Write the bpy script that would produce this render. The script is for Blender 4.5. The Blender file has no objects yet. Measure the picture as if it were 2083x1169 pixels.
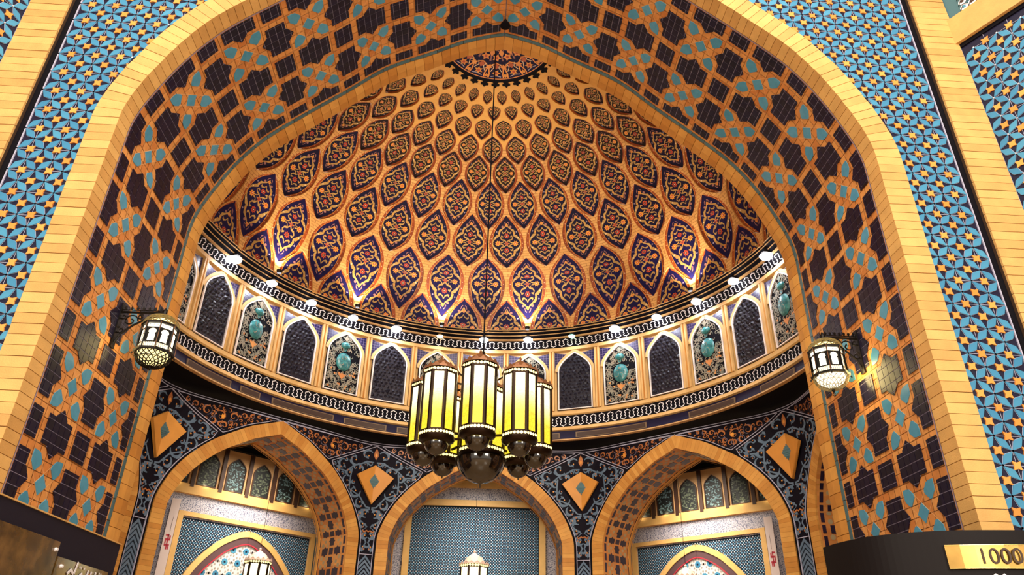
import bpy, math, random
from mathutils import Vector
from math import sin, cos, pi, sqrt, atan2, radians
random.seed(7)
R_ = random.Random(11)
sc = bpy.context.scene
COL = sc.collection
# ------------------------------------------------------------------ units
# the hall is laid out in units of the drum radius (6 m); heights are relative to the sill of the drum windows
S = 6.0
Z0 = 7.6
def W(x, y, z): return (S * x, S * y, S * z + Z0)
# ------------------------------------------------------------------ camera
cam = bpy.data.cameras.new('camera'); camo = bpy.data.objects.new('camera', cam); COL.objects.link(camo)
pitch, yaw, roll = 0.50383, 0.04631, 0.02089
F = Vector((sin(yaw) * cos(pitch), cos(yaw) * cos(pitch), sin(pitch)))
Rr = Vector((cos(yaw), -sin(yaw), 0)); Uu = Rr.cross(F)
Rt = Rr * cos(roll) + Uu * sin(roll); Up = -Rr * sin(roll) + Uu * cos(roll)
from mathutils import Matrix
m = Matrix((Rt, Up, -F)).transposed().to_4x4()
m.translation = Vector(W(-0.01666, -1.88117, -0.99966))
camo.matrix_world = m
cam.sensor_width = 36.0; cam.lens = 1483.58 / 2083 * 36.0; cam.clip_start = 0.05; cam.clip_end = 200
sc.camera = camo
# ------------------------------------------------------------------ light
world = bpy.data.worlds.new('world'); sc.world = world; world.use_nodes = True
bg = world.node_tree.nodes['Background']; bg.inputs[0].default_value = (1.0, 0.86, 0.70, 1); bg.inputs[1].default_value = 0.85
sc.view_settings.view_transform = 'Standard'; sc.view_settings.look = 'None'
sc.view_settings.exposure = 0.2; sc.view_settings.gamma = 1.0; sc.view_settings.use_curve_mapping = False
def light(name, kind, loc, energy, color, size=0.2, target=None, spot=None, sizey=None):
    l = bpy.data.lights.new(name, kind); l.energy = energy; l.color = color
    if kind == 'AREA':
        l.size = size
        if sizey: l.shape = 'RECTANGLE'; l.size_y = sizey
    elif kind in ('POINT', 'SPOT'):
        l.shadow_soft_size = size
        if kind == 'SPOT': l.spot_size = spot or 1.6; l.spot_blend = 0.6
    o = bpy.data.objects.new(name, l); COL.objects.link(o); o.location = loc
    if target is not None:
        o.rotation_euler = (Vector(target) - Vector(loc)).to_track_quat('-Z', 'Y').to_euler()
    return o
WARM = (1.0, 0.76, 0.46); COOL = (0.82, 0.88, 1.0)
light('portal_fill_top', 'AREA', W(0.0, -2.3, 1.5), 2600, (1.0, 0.90, 0.74), 9, W(0, -0.4, 0.1))  # three unseen area lights, added behind the camera to brighten the portal
light('portal_fill_left', 'AREA', W(-1.2, -2.6, -0.2), 700, (1.0, 0.90, 0.76), 4, W(0.9, -0.3, -0.1))
light('portal_fill_right', 'AREA', W(1.2, -2.6, -0.2), 900, (1.0, 0.90, 0.76), 4, W(-0.9, -0.3, -0.1))
# ------------------------------------------------------------------ helpers
def sr(h):
    h = h.lstrip('#'); c = [int(h[i:i + 2], 16) / 255 for i in (0, 2, 4)]
    return tuple(x / 12.92 if x <= .04045 else ((x + .055) / 1.055) ** 2.4 for x in c) + (1.0,)
MATS = {}
def mat(name, c1, c2=None, rough=.5, metal=0., spec=.5, emit=None, es=0., noise=0., nscale=6., bump=0., bscale=40., coat=0.):
    if name in MATS: return MATS[name]
    m = bpy.data.materials.new(name); m.use_nodes = True; nt = m.node_tree; b = nt.nodes['Principled BSDF']
    b.inputs['Roughness'].default_value = rough; b.inputs['Metallic'].default_value = metal
    b.inputs['Specular IOR Level'].default_value = spec
    if coat: b.inputs['Coat Weight'].default_value = coat; b.inputs['Coat Roughness'].default_value = .08
    c1 = sr(c1); c2 = sr(c2) if c2 else c1
    N = nt.nodes.new; L = nt.links.new
    mix = N('ShaderNodeMix'); mix.data_type = 'RGBA'; mix.inputs[6].default_value = c1; mix.inputs[7].default_value = c2
    geo = N('ShaderNodeNewGeometry'); oi = N('ShaderNodeObjectInfo')
    add = N('ShaderNodeMath'); add.operation = 'ADD'; L(geo.outputs['Random Per Island'], add.inputs[0]); L(oi.outputs['Random'], add.inputs[1])
    fr = N('ShaderNodeMath'); fr.operation = 'FRACT'; L(add.outputs[0], fr.inputs[0]); L(fr.outputs[0], mix.inputs[0])
    out = mix.outputs[2]
    tc = N('ShaderNodeTexCoord')
    if noise:
        nz = N('ShaderNodeTexNoise'); nz.inputs['Scale'].default_value = nscale; nz.inputs['Detail'].default_value = 4; L(tc.outputs['Object'], nz.inputs['Vector'])
        mr = N('ShaderNodeMapRange'); mr.inputs[1].default_value = .3; mr.inputs[2].default_value = .7; mr.inputs[3].default_value = 1 - noise; mr.inputs[4].default_value = 1 + noise * .6
        L(nz.outputs['Fac'], mr.inputs[0]); mu = N('ShaderNodeVectorMath'); mu.operation = 'SCALE'; L(out, mu.inputs[0]); L(mr.outputs[0], mu.inputs['Scale']); out = mu.outputs[0]
    L(out, b.inputs['Base Color'])
    if bump:
        nz = N('ShaderNodeTexNoise'); nz.inputs['Scale'].default_value = bscale; L(tc.outputs['Object'], nz.inputs['Vector'])
        bp = N('ShaderNodeBump'); bp.inputs['Strength'].default_value = bump; bp.inputs['Distance'].default_value = .02; L(nz.outputs['Fac'], bp.inputs['Height']); L(bp.outputs[0], b.inputs['Normal'])
    if emit:
        b.inputs['Emission Color'].default_value = sr(emit); b.inputs['Emission Strength'].default_value = es
    MATS[name] = m; return m
def catm(X, Y, t):
    i = 0
    while i < len(X) - 2 and t > X[i + 1]: i += 1
    def mm(j):
        if j == 0: return 0.0
        if j == len(X) - 1: return (Y[j] - Y[j - 1]) / (X[j] - X[j - 1])
        return (Y[j + 1] - Y[j - 1]) / (X[j + 1] - X[j - 1])
    h = X[i + 1] - X[i]; s = (t - X[i]) / h
    return (2*s**3 - 3*s**2 + 1) * Y[i] + (s**3 - 2*s**2 + s) * h * mm(i) + (-2*s**3 + 3*s**2) * Y[i + 1] + (s**3 - s**2) * h * mm(i + 1)
class MB:
    def __init__(s): s.v = []; s.f = []; s.m = []; s.mats = []; s.uv = {}
    def mi(s, m):
        if m not in s.mats: s.mats.append(m)
        return s.mats.index(m)
    def face(s, pts, m):
        n = len(s.v); s.v.extend(pts); s.f.append(list(range(n, n + len(pts)))); s.m.append(s.mi(m))
    def poly(s, pts, mp, h1, h0, m, side=None):
        """flat polygon (2-D outline) laid on a surface, with skirts down to h0"""
        n = len(s.v); k = len(pts)
        s.v.extend([W(*mp(p[0], p[1], h1)) for p in pts])
        s.f.append(list(range(n, n + k))); s.m.append(s.mi(m))
        if h0 is not None:
            s.v.extend([W(*mp(p[0], p[1], h0)) for p in pts]); mi = s.mi(side or m)
            for i in range(k):
                j = (i + 1) % k; s.f.append([n + i, n + k + i, n + k + j, n + j]); s.m.append(mi)
    def ribbon(s, pts, w, mp, h, m, closed=False, h0=None):
        k = len(pts); L = []; Rg = []
        for i in range(k):
            a = pts[i - 1] if (i > 0 or closed) else pts[i]; b = pts[(i + 1) % k] if (i < k - 1 or closed) else pts[i]
            dx, dy = b[0] - a[0], b[1] - a[1]; l = math.hypot(dx, dy) or 1; ww = (w[i] if isinstance(w, (list, tuple)) else w) / 2
            nx, ny = -dy / l * ww, dx / l * ww
            L.append((pts[i][0] + nx, pts[i][1] + ny)); Rg.append((pts[i][0] - nx, pts[i][1] - ny))
        n = len(s.v); mi = s.mi(m)
        s.v.extend([W(*mp(p[0], p[1], h)) for p in L]); s.v.extend([W(*mp(p[0], p[1], h)) for p in Rg])
        if h0 is not None:
            s.v.extend([W(*mp(p[0], p[1], h0)) for p in L]); s.v.extend([W(*mp(p[0], p[1], h0)) for p in Rg])
        for i in range(k if closed else k - 1):
            j = (i + 1) % k; s.f.append([n + i, n + k + i, n + k + j, n + j]); s.m.append(mi)
            if h0 is not None:
                s.f.append([n + i, n + j, n + 2*k + j, n + 2*k + i]); s.m.append(mi)
                s.f.append([n + k + j, n + k + i, n + 3*k + i, n + 3*k + j]); s.m.append(mi)
    def box(s, x0, x1, y0, y1, z0, z1, m, conv=True):
        c = [(x, y, z) for z in (z0, z1) for y in (y0, y1) for x in (x0, x1)]
        if conv: c = [W(*p) for p in c]
        n = len(s.v); s.v.extend(c); mi = s.mi(m)
        for f in ((0,1,3,2),(4,6,7,5),(0,4,5,1),(2,3,7,6),(0,2,6,4),(1,5,7,3)): s.f.append([n + i for i in f]); s.m.append(mi)
    def lathe(s, prof, c, m, seg=16, a0=0., a1=2*pi, conv=True, phase=0.):
        """prof: list of (r,z) (optionally with material), around a vertical axis at c"""
        n = len(s.v); full = abs(a1 - a0 - 2*pi) < 1e-6; na = seg if full else seg + 1
        for p in prof:
            for i in range(na):
                a = phase + a0 + (a1 - a0) * i / seg; q = (c[0] + p[0] * cos(a), c[1] + p[0] * sin(a), c[2] + p[1]); s.v.append(W(*q) if conv else q)
        for k in range(len(prof) - 1):
            mi = s.mi(prof[k][2] if len(prof[k]) > 2 else m)
            for i in range(seg):
                j = (i + 1) % na; s.f.append([n + k*na + i, n + k*na + j, n + (k+1)*na + j, n + (k+1)*na + i]); s.m.append(mi)
    def tube(s, pts, r, m, seg=6):
        """tube through points given in metres"""
        pts = [Vector(p) for p in pts]; n = len(s.v); mi = s.mi(m); up = Vector((0, 0, 1))
        for i, p in enumerate(pts):
            d = (pts[min(i + 1, len(pts) - 1)] - pts[max(i - 1, 0)]).normalized(); a = d.cross(up)
            if a.length < .05: a = d.cross(Vector((0, 1, 0)))
            a.normalize(); b = d.cross(a); rr = r[i] if isinstance(r, (list, tuple)) else r
            for k in range(seg): t = 2*pi*k/seg; s.v.append(tuple(p + a * cos(t) * rr + b * sin(t) * rr))
        for i in range(len(pts) - 1):
            for k in range(seg):
                k2 = (k + 1) % seg; s.f.append([n + i*seg + k, n + i*seg + k2, n + (i+1)*seg + k2, n + (i+1)*seg + k]); s.m.append(mi)
        s.f.append([n + k for k in range(seg)]); s.m.append(mi); e = n + (len(pts) - 1) * seg; s.f.append([e + k for k in range(seg)]); s.m.append(mi)
    def mesh(s, name):
        me = bpy.data.meshes.new(name); me.from_pydata(s.v, [], s.f)
        for m in s.mats: me.materials.append(m)
        me.polygons.foreach_set('material_index', s.m); me.update(); return me
    def build(s, name, parent=None, kind=None, label=None, cat=None, group=None, smooth=False):
        me = s.mesh(name)
        if smooth: me.polygons.foreach_set('use_smooth', [True] * len(s.f))
        return link(name, me, parent, kind, label, cat, group)
def link(name, me, parent=None, kind=None, label=None, cat=None, group=None, loc=None):
    o = bpy.data.objects.new(name, me); COL.objects.link(o)
    if parent is not None: o.parent = parent
    if loc is not None: o.location = loc
    if kind: o['kind'] = kind
    if label: o['label'] = label
    if cat: o['category'] = cat
    if group: o['group'] = group
    return o
def clip_convex(poly, clip):
    """Sutherland-Hodgman, both convex, clip counter-clockwise"""
    out = poly
    for i in range(len(clip)):
        a, b = clip[i], clip[(i + 1) % len(clip)]
        if not out: return []
        inp, out = out, []
        def side(p): return (b[0]-a[0])*(p[1]-a[1]) - (b[1]-a[1])*(p[0]-a[0])
        for j in range(len(inp)):
            p, q = inp[j], inp[(j + 1) % len(inp)]; sp, sq = side(p), side(q)
            if sp >= 0: out.append(p)
            if (sp >= 0) != (sq >= 0):
                t = sp / (sp - sq); out.append((p[0] + t*(q[0]-p[0]), p[1] + t*(q[1]-p[1])))
    return out
def area(p): return abs(sum(p[i][0]*p[(i+1)%len(p)][1] - p[(i+1)%len(p)][0]*p[i][1] for i in range(len(p)))) / 2
def rect(x0, x1, y0, y1): return [(x0, y0), (x1, y0), (x1, y1), (x0, y1)]
def circ(cx, cy, r, n=10, ry=None, a0=0.): return [(cx + r*cos(a0 + 2*pi*i/n), cy + (ry or r)*sin(a0 + 2*pi*i/n)) for i in range(n)]
def star(cx, cy, ro, ri, n, a0=0., ysc=1.): return [(cx + (ro if i % 2 == 0 else ri)*cos(a0 + pi*i/n), cy + ysc*(ro if i % 2 == 0 else ri)*sin(a0 + pi*i/n)) for i in range(2*n)]
class Prof:
    """pointed-arch outline, right half, bottom to apex, with arc length"""
    def __init__(s, rad, zs, zb, n=90):
        TH = [radians(a) for a in (0, 12, 24, 36, 48, 60, 72, 81, 90)]
        p = [(rad[0], zb + (zs - zb) * i / 40) for i in range(40)]
        for i in range(n + 1):
            t = pi/2 * i / n; r = catm(TH, rad, t); p.append((r*cos(t), zs + r*sin(t)))
        s.p = p; s.L = [0.]
        for i in range(1, len(p)): s.L.append(s.L[-1] + math.dist(p[i], p[i-1]))
        s.N = []
        for i in range(len(p)):
            a = p[max(i-1, 0)]; b = p[min(i+1, len(p)-1)]; l = math.dist(a, b); s.N.append(((b[1]-a[1])/l, -(b[0]-a[0])/l))
        s.tot = s.L[-1]
    def at(s, L, off=0.):
        L = min(max(L, 0), s.tot); lo, hi = 0, len(s.L) - 1
        while hi - lo > 1:
            m_ = (lo + hi) // 2
            if s.L[m_] <= L: lo = m_
            else: hi = m_
        t = (L - s.L[lo]) / (s.L[hi] - s.L[lo]); a, b = s.p[lo], s.p[hi]; na, nb = s.N[lo], s.N[hi]
        return (max(a[0] + t*(b[0]-a[0]) + off*(na[0] + t*(nb[0]-na[0])), 0.), a[1] + t*(b[1]-a[1]) + off*(na[1] + t*(nb[1]-na[1])))
    def s_of_z(s, z):
        for i in range(len(s.p) - 1):
            if s.p[i+1][1] >= z: return s.L[i] + (z - s.p[i][1]) / (s.p[i+1][1] - s.p[i][1] + 1e-9) * (s.L[i+1]-s.L[i])
        return s.tot
    def x_of_z(s, z, off=0.): return s.at(s.s_of_z(z), off)[0]
# ------------------------------------------------------------------ materials
M_BRICK = mat('yellow_brick', '#dcab64', '#c99552', rough=.7, noise=.10, nscale=5, bump=.15, bscale=60)
M_BRICKD = mat('amber_brick', '#d79c4c', '#bd7c30', rough=.7, noise=.12, nscale=5)
M_JOINT = mat('brown_joint', '#3c2410', rough=.9)
M_ORANGE = mat('orange_strap_brick', '#dd9953', '#c47636', rough=.65, noise=.14, nscale=7)
M_ORGJ = mat('pale_orange_joint', '#e8b27a', rough=.8)
M_NAVY = mat('navy_glazed_tile', '#100b2a', '#0a071c', rough=.38, spec=.35)
M_NAVY2 = mat('navy_flat', '#120e2c', rough=.5, spec=.3)
M_GROUT = mat('pale_grout', '#b4b0c8', rough=.8)
M_GROUTD = mat('dim_grout', '#8f839c', rough=.8)
M_TURQ = mat('turquoise_glaze', '#4f97b8', '#4088a8', rough=.3, noise=.1, nscale=12)
M_TEAL = mat('teal_glaze', '#4a6f78', '#3d5f68', rough=.35)
M_BLUE = mat('sky_blue_glaze', '#4a90b4', '#3a7ca4', rough=.45, spec=.3, noise=.08)
M_STAR = mat('orange_star_glaze', '#f0a04c', '#dd8636', rough=.4)
M_GROUTT = mat('lilac_tile_grout', '#a79db8', rough=.8)
M_WHITE = mat('white_glaze', '#e9e4ea', rough=.4)
M_GOLD = mat('ochre_band', '#e0b576', '#d2a463', rough=.6, noise=.12, nscale=3)
M_BLACK = mat('near_black', '#09070f', rough=.75, spec=.12)
M_DARKBR = mat('dark_brown', '#3a1e10', rough=.5)
M_BRONZE = mat('dark_bronze', '#2a1b12', rough=.35, metal=.8)
M_IRON = mat('black_iron', '#120c08', rough=.45, metal=.6)
# ------------------------------------------------------------------ great portal arch
X0 = 0.0225  # portal constants below: fitted to image pixels nearer in, then scaled about the camera
PR = Prof([.8862, .8555, .8200, .7779, .7615, .7813, .7982, .8372, .8714], .1290, -1.2)
YF, YP, YT, YB = -.5538, -.5077, -.0783, -.020
SREF = PR.s_of_z(-.0572); PSTEP = (PR.tot - .066 - SREF) / 7
PD = .2005; CY1 = -.3966
ca, cb, ct = .0880, .0600, .0240
def soff(side):
    def mp(s_, y, h):
        x, z = PR.at(s_, -h); return (X0 + side * x, y, z)
    return mp
wall = {}
for side, nm in ((-1, 'wall_front_left'), (1, 'wall_front_right')):
    b = MB(); P = PR.p
    for i in range(0, len(P) - 1):
        (xa, za), (xb, zb) = PR.at(PR.L[i], .030), PR.at(PR.L[i+1], .030)
        xo = 1.20
        for y, m_ in ((YF, M_NAVY2), (YB, M_JOINT)):
            b.face([W(X0 + side*xa, y, za), W(X0 + side*xo, y, za), W(X0 + side*xo, y, zb), W(X0 + side*xb, y, zb)], m_)
        (xa, za), (xb, zb) = PR.at(PR.L[i], .004), PR.at(PR.L[i+1], .004)
        b.face([W(X0 + side*xa, YF + .01, za), W(X0 + side*xb, YF + .01, zb), W(X0 + side*xb, YB - .001, zb), W(X0 + side*xa, YB - .001, za)], M_ORGJ)
        (xc, zc), (xd, zd) = PR.at(PR.L[i], .031), PR.at(PR.L[i+1], .031)
        b.face([W(X0 + side*xa, YF + .01, za), W(X0 + side*xb, YF + .01, zb), W(X0 + side*xd, YF + .01, zd), W(X0 + side*xc, YF + .01, zc)], M_JOINT)
    zt = PR.p[-1][1]
    for y in (YF, YB): b.face([W(X0, y, zt), W(X0 + side*1.2, y, zt), W(X0 + side*1.2, y, 1.3), W(X0, y, 1.3)], M_NAVY2)
    w = b.build(nm, kind='structure'); wall[side] = w
    # --- front ring of radial bricks, each turning the corner into the soffit
    ds = .0228; s0 = PR.s_of_z(-1.19); n = int((PR.tot - s0) / ds); kk = 0
    for i in range(n):
        sa = PR.tot - (i + 1) * ds; sb = sa + ds * .945; j = R_.uniform(-.0006, .0006)
        q = [PR.at(sa, -.001), PR.at(sa, .0605), PR.at(sb, .0605), PR.at(sb, -.001)]
        b = MB(); v0 = []
        for y in (YF - .005 + j, YP - .002): v0 += [W(X0 + side*p[0], y, p[1]) for p in q]
        b.v = v0; b.mats = [M_BRICK]; b.f = [[0,1,2,3],[4,7,6,5],[0,4,5,1],[1,5,6,2],[2,6,7,3],[3,7,4,0]]; b.m = [0]*6
        b.build('brick', w)
    # --- inner edge ring (toward the dome)
    ds2 = .0335; n = int((PR.tot - s0) / ds2)
    for i in range(n):
        sa = PR.tot - (i + 1) * ds2; sb = sa + ds2 * .96
        q = [PR.at(sa, -.0015), PR.at(sa, .05), PR.at(sb, .05), PR.at(sb, -.0015)]
        q2 = [PR.at(sa, -.0060), PR.at(sa, .05), PR.at(sb, .05), PR.at(sb, -.0060)]
        b = MB(); b.v = [W(X0 + side*p[0], -.072, p[1]) for p in q] + [W(X0 + side*p[0], -.045, p[1]) for p in q2] + [W(X0 + side*p[0], YB + .004, p[1]) for p in q2]
        b.mats = [M_BRICKD]; b.f = [[0,1,2,3],[8,11,10,9],[0,4,5,1],[1,5,6,2],[2,6,7,3],[3,7,4,0],[4,8,9,5],[5,9,10,6],[6,10,11,7],[7,11,8,4]]; b.m = [0]*10
        b.build('edge_brick', w)
    # --- soffit strapwork
    mp = soff(side)
    ob = MB(); g = .0247; sA = PR.s_of_z(-.98); ns = int((PR.tot - sA) / g)
    for i in range(ns):
        for jy in range(17):
            y0_ = YP + .003 + jy * g; y1_ = min(y0_ + g * .93, -.0865)
            if y0_ > -.09: continue
            sa = PR.tot - (i + 1) * g; ob.poly(rect(sa, sa + g * .93, y0_, y1_), mp, .0002, None, M_ORANGE)
    ob.build('strap_bricks', w, kind='stuff')
    # teal line
    tl = .05; n = int((PR.tot - sA) / tl)
    for i in range(n):
        b = MB(); sa = PR.tot - (i + 1) * tl; b.poly(rect(sa, sa + tl * .96, -.0855, -.0745), mp, .002, -.002, M_TEAL); b.build('teal_strip', w)
    b = MB(); b.ribbon([(sA + i * .03, YP + .0015) for i in range(int((PR.tot - sA) / .03))], .003, mp, .0006, M_GROUTD); b.build('thin_joint_line', w)
    tz = .0213
    def tiles(mb, poly_parts, cx, cy, ang0=0.):
        bb0 = min(p[0] for q in poly_parts for p in q); bb1 = max(p[0] for q in poly_parts for p in q)
        c0 = min(p[1] for q in poly_parts for p in q); c1 = max(p[1] for q in poly_parts for p in q)
        i0 = math.floor((bb0 - cx) / tz) - 1; i1 = math.ceil((bb1 - cx) / tz) + 1; j0 = math.floor((c0 - cy) / tz) - 1; j1 = math.ceil((c1 - cy) / tz) + 1
        for i in range(i0, i1):
            for j in range(j0, j1):
                cell = rect(cx + i*tz + .0008, cx + (i+1)*tz - .0008, cy + j*tz + .0008, cy + (j+1)*tz - .0008)
                for q in poly_parts:
                    r_ = clip_convex(cell, q)
                    if len(r_) > 2 and area(r_) > 1e-5: mb.poly(r_, mp, .0026, .001, M_NAVY)
                    r_ = clip_convex(rect(cx + i*tz, cx + (i+1)*tz, cy + j*tz, cy + (j+1)*tz), q)
                    if len(r_) > 2: mb.poly(r_, mp, .0014, None, M_GROUTT)
    ylo, yhi = YP + .0042, -.096
    k = -5
    while True:
        sc_ = SREF + k * PSTEP
        if sc_ > PR.tot + .02: break
        for col in (0, 1):
            cy = CY1 + col * PD
            if PR.s_of_z(-.95) < sc_ < PR.tot - .03:
                d = 1 / sqrt(2)
                for sx, sy in ((1,1),(1,-1),(-1,1),(-1,-1),(0,0)):
                    b = MB()
                    if sx == 0: pts = [(.0205, 0), (.0205*.0, .0205), (-.0205, 0), (0, -.0205)]; pts = [(p[0]*1.0, p[1]*1.0) for p in pts]
                    else:
                        e = [(-.0175, -.011), (-.0175, .011), (-.012, .0152), (.005, .0155), (.015, .009), (.0235, 0), (.015, -.009), (.005, -.0155), (-.012, -.0152)]
                        pts = [(.0400*sx + d*1.0*(p[0]*sx - p[1]*sy), .0395*sy + d*1.0*(p[0]*sy + p[1]*sx)) for p in e]
                    b.poly([(sc_ + p[0], cy + p[1]) for p in pts], mp, .0016, 0, M_TURQ); b.build('turquoise_tile', w)
            if PR.s_of_z(-.95) < sc_ < PR.tot - .06:
                b = MB()
                for o_ in (-.0150, .0150):
                    for g_ in (1, -1):
                        d = 1 / sqrt(2); L2 = .060
                        b.ribbon([(sc_ + d*(t*L2 - g_*o_*0) - d*g_*o_, cy + g_*d*t*L2 + d*o_) for t in (-1, -.33, .33, 1)], .0011, mp, .0007, M_ORGJ)
                b.build('strap_joint_lines', w)
        # blocks
        def block(cs, cyy, hs, hy, point_s, point_y):
            cs0, cs1 = cs - hs, cs + hs; y0_, y1_ = cyy - hy, cyy + hy
            parts = []; win = rect(PR.s_of_z(-.98), PR.tot - .012, ylo, yhi)
            parts.append(rect(cs0, cs1, y0_, y1_))
            if point_y:   # points toward motifs in depth
                parts.append([(cs - .024, y1_), (cs + .024, y1_), (cs, y1_ + .021)]); parts.append([(cs + .024, y0_), (cs - .024, y0_), (cs, y0_ - .021)])
            if point_s:
                parts.append([(cs1, cyy - .024), (cs1 + .021, cyy), (cs1, cyy + .024)]); parts.append([(cs0, cyy + .024), (cs0 - .021, cyy), (cs0, cyy - .024)])
            pp = []
            for q in parts:
                a2 = sum(q[i][0]*q[(i+1)%len(q)][1] - q[(i+1)%len(q)][0]*q[i][1] for i in range(len(q)))
                if a2 < 0: q = q[::-1]
                q = clip_convex(q, win)
                if len(q) > 2 and area(q) > 1e-5: pp.append(q)
            if not pp: return
            b = MB()
            tiles(b, pp, cs + .0, cyy + tz / 2 * 0)
            b.build('dark_tile_block', w)
        for c_ in (-1, 0, 1):
            yc_ = CY1 + PD/2 + c_ * PD
            block(sc_, yc_, ca/2 + .006, cb/2, False, True)                   # between two motifs
            block(sc_ + PSTEP/2, yc_, cb/2, cb/2, False, False)                 # small plain block
        for c_ in (0, 1): block(sc_ + PSTEP/2, CY1 + c_*PD, cb/2, ca/2 + .002, True, False)
        k += 1
# ------------------------------------------------------------------ star-and-lozenge tile fields
PS = .058; LS = PS / sqrt(2)
def star_meshes():
    out = {}
    def flat(nm, pts, m_, h):
        b = MB(); b.v = [(S*p[0], -h, S*p[1]) for p in pts] + [(S*p[0], 0.002, S*p[1]) for p in pts]; k = len(pts)
        b.mats = [m_]; b.f = [list(range(k))] + [[i, k+i, k+(i+1)%k, (i+1)%k] for i in range(k)]; b.m = [0]*(k+1); return b.mesh(nm)
    for sgn in (1, -1):
        e1 = (1/sqrt(2), sgn/sqrt(2)); e2 = (-e1[1], e1[0])
        pts = [(-.47*LS, 0), (-.035*LS, -.20*LS), (.035*LS, -.20*LS), (.475*LS, 0), (.035*LS, .20*LS), (-.035*LS, .20*LS)]
        out[('lens', sgn)] = flat('lozenge_tile', [(a*e1[0] + c*e2[0], a*e1[1] + c*e2[1]) for a, c in pts], M_BLUE, .014)
    out['star'] = flat('star_tile', star(0, 0, .30*LS, .150*LS, 4, pi/4), M_STAR, .016)
    return out
SM = star_meshes()
def star_field(parent, origin, ux, nrm, nodes, inside, near, cap=300):
    """origin + ux*u + z ; nrm points to the viewer (2-D unit vectors)"""
    rot = atan2(ux[1], ux[0]); flip = (ux[1]*nrm[0] - ux[0]*nrm[1]) < 0
    if flip: rot += pi
    def place(name, me, u, z):
        o = link(name, me, parent); o.location = W(origin[0] + ux[0]*u, origin[1] + ux[1]*u, z); o.location.x += nrm[0]*.001; o.location.y += nrm[1]*.001; o.rotation_euler = (0, 0, rot); return o
    L = []; Sx = []
    for (u, z, t) in nodes:
        for sgn in (1, -1):
            c = (u + PS/4, z + sgn*PS/4)
            if inside(*c): L.append((near(*c), sgn, c))
        c = (u + PS/2, z)
        if inside(*c): Sx.append((near(*c), c))
    L.sort(); Sx.sort()
    def mp(u, z, h): return (origin[0] + ux[0]*u + nrm[0]*h, origin[1] + ux[1]*u + nrm[1]*h, z)
    g = MB()
    for _, sgn, c in L:
        e1 = (1/sqrt(2), sgn/sqrt(2)); e2 = (-e1[1], e1[0]); k = LS*.5
        pts = [(-k, 0), (-.04*LS, -.217*LS), (.04*LS, -.217*LS), (k, 0), (.04*LS, .217*LS), (-.04*LS, .217*LS)]
        g.poly([(c[0] + a*e1[0] + d*e2[0], c[1] + a*e1[1] + d*e2[1]) for a, d in pts], mp, .0009, None, M_GROUT)
        g.poly(circ(c[0] - k*e1[0], c[1] - k*e1[1], .0022, 6), mp, .0032, None, M_WHITE)
    for _, c in Sx:
        i = round(c[0] / (PS/2)); j = round(c[1] / (PS/2))
        if i % 2 == 0:
            for sx in (1, -1):
                for q in ((sx, 0), (0, sx)): g.ribbon([(c[0] + q[0]*.15*LS, c[1] + q[1]*.15*LS), (c[0] + q[0]*.66*LS, c[1] + q[1]*.66*LS)], .0008, mp, .0010, M_GROUT)
    g.build('grout_lines', parent, kind='stuff')
    for i, (_, sgn, c) in enumerate(L[:cap]): place('lozenge_tile', SM[('lens', -sgn if flip else sgn)], *c)
    if len(L) > cap:
        b = MB()
        for _, sgn, c in L[cap:]:
            e1 = (1/sqrt(2), sgn/sqrt(2)); e2 = (-e1[1], e1[0])
            pts = [(-.47*LS, 0), (-.035*LS, -.20*LS), (.035*LS, -.20*LS), (.475*LS, 0), (.035*LS, .20*LS), (-.035*LS, .20*LS)]
            b.poly([(c[0] + a*e1[0] + d*e2[0], c[1] + a*e1[1] + d*e2[1]) for a, d in pts], mp, .0023, 0, M_BLUE)
        b.build('lozenge_tiles', parent, kind='stuff')
    for _, c in Sx[:cap]: place('star_tile', SM['star'], *c)
for side in (-1, 1):
    u0, z0_ = side * 1.0226, .3198
    nodes = [(u0 + i*PS/2, z0_ + j*PS/2, (i, j)) for i in range(-40, 40) for j in range(-36, 26) if (i + j) % 2 == 0]
    def inside(u, z, side=side):
        u *= side
        if z < -.80 or z > .92 or u > 1.078 or u < .02: return False
        if z >= PR.p[-1][1]: return u > .3
        return u > PR.x_of_z(z, .0) + (.055 if z < .129 else .052 * 1.2)
    star_field(wall[side], (X0, YF), (1, 0), (0, -1), nodes, inside, lambda u, z: (u*u + (z + 1)**2))
    b = MB(); b.box(X0 + side*1.082, X0 + side*1.093, YF - .006, YF, -1.2, 1.3, M_BLACK); b.build('black_border_strip', wall[side])
    b = MB(); b.box(X0 + side*1.0795, X0 + side*1.082, YF - .003, YF, -1.2, 1.3, M_GROUT); b.build('white_joint_strip', wall[side])
    # pilaster
    b = MB(); b.box(X0 + side*1.094, X0 + side*1.188, YF - .016, YF + .03, -1.2667, 1.3, M_JOINT); pil = b.build('pilaster_core', wall[side])
    z = -.90
    while z < .80:
        b = MB(); q = R_.uniform(-.0006, .0006); b.box(X0 + side*1.0935, X0 + side*1.1885, YF - .020 + q, YF - .014, z, z + .0214, M_BRICK); b.build('pilaster_brick', wall[side]); z += .0228
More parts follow.
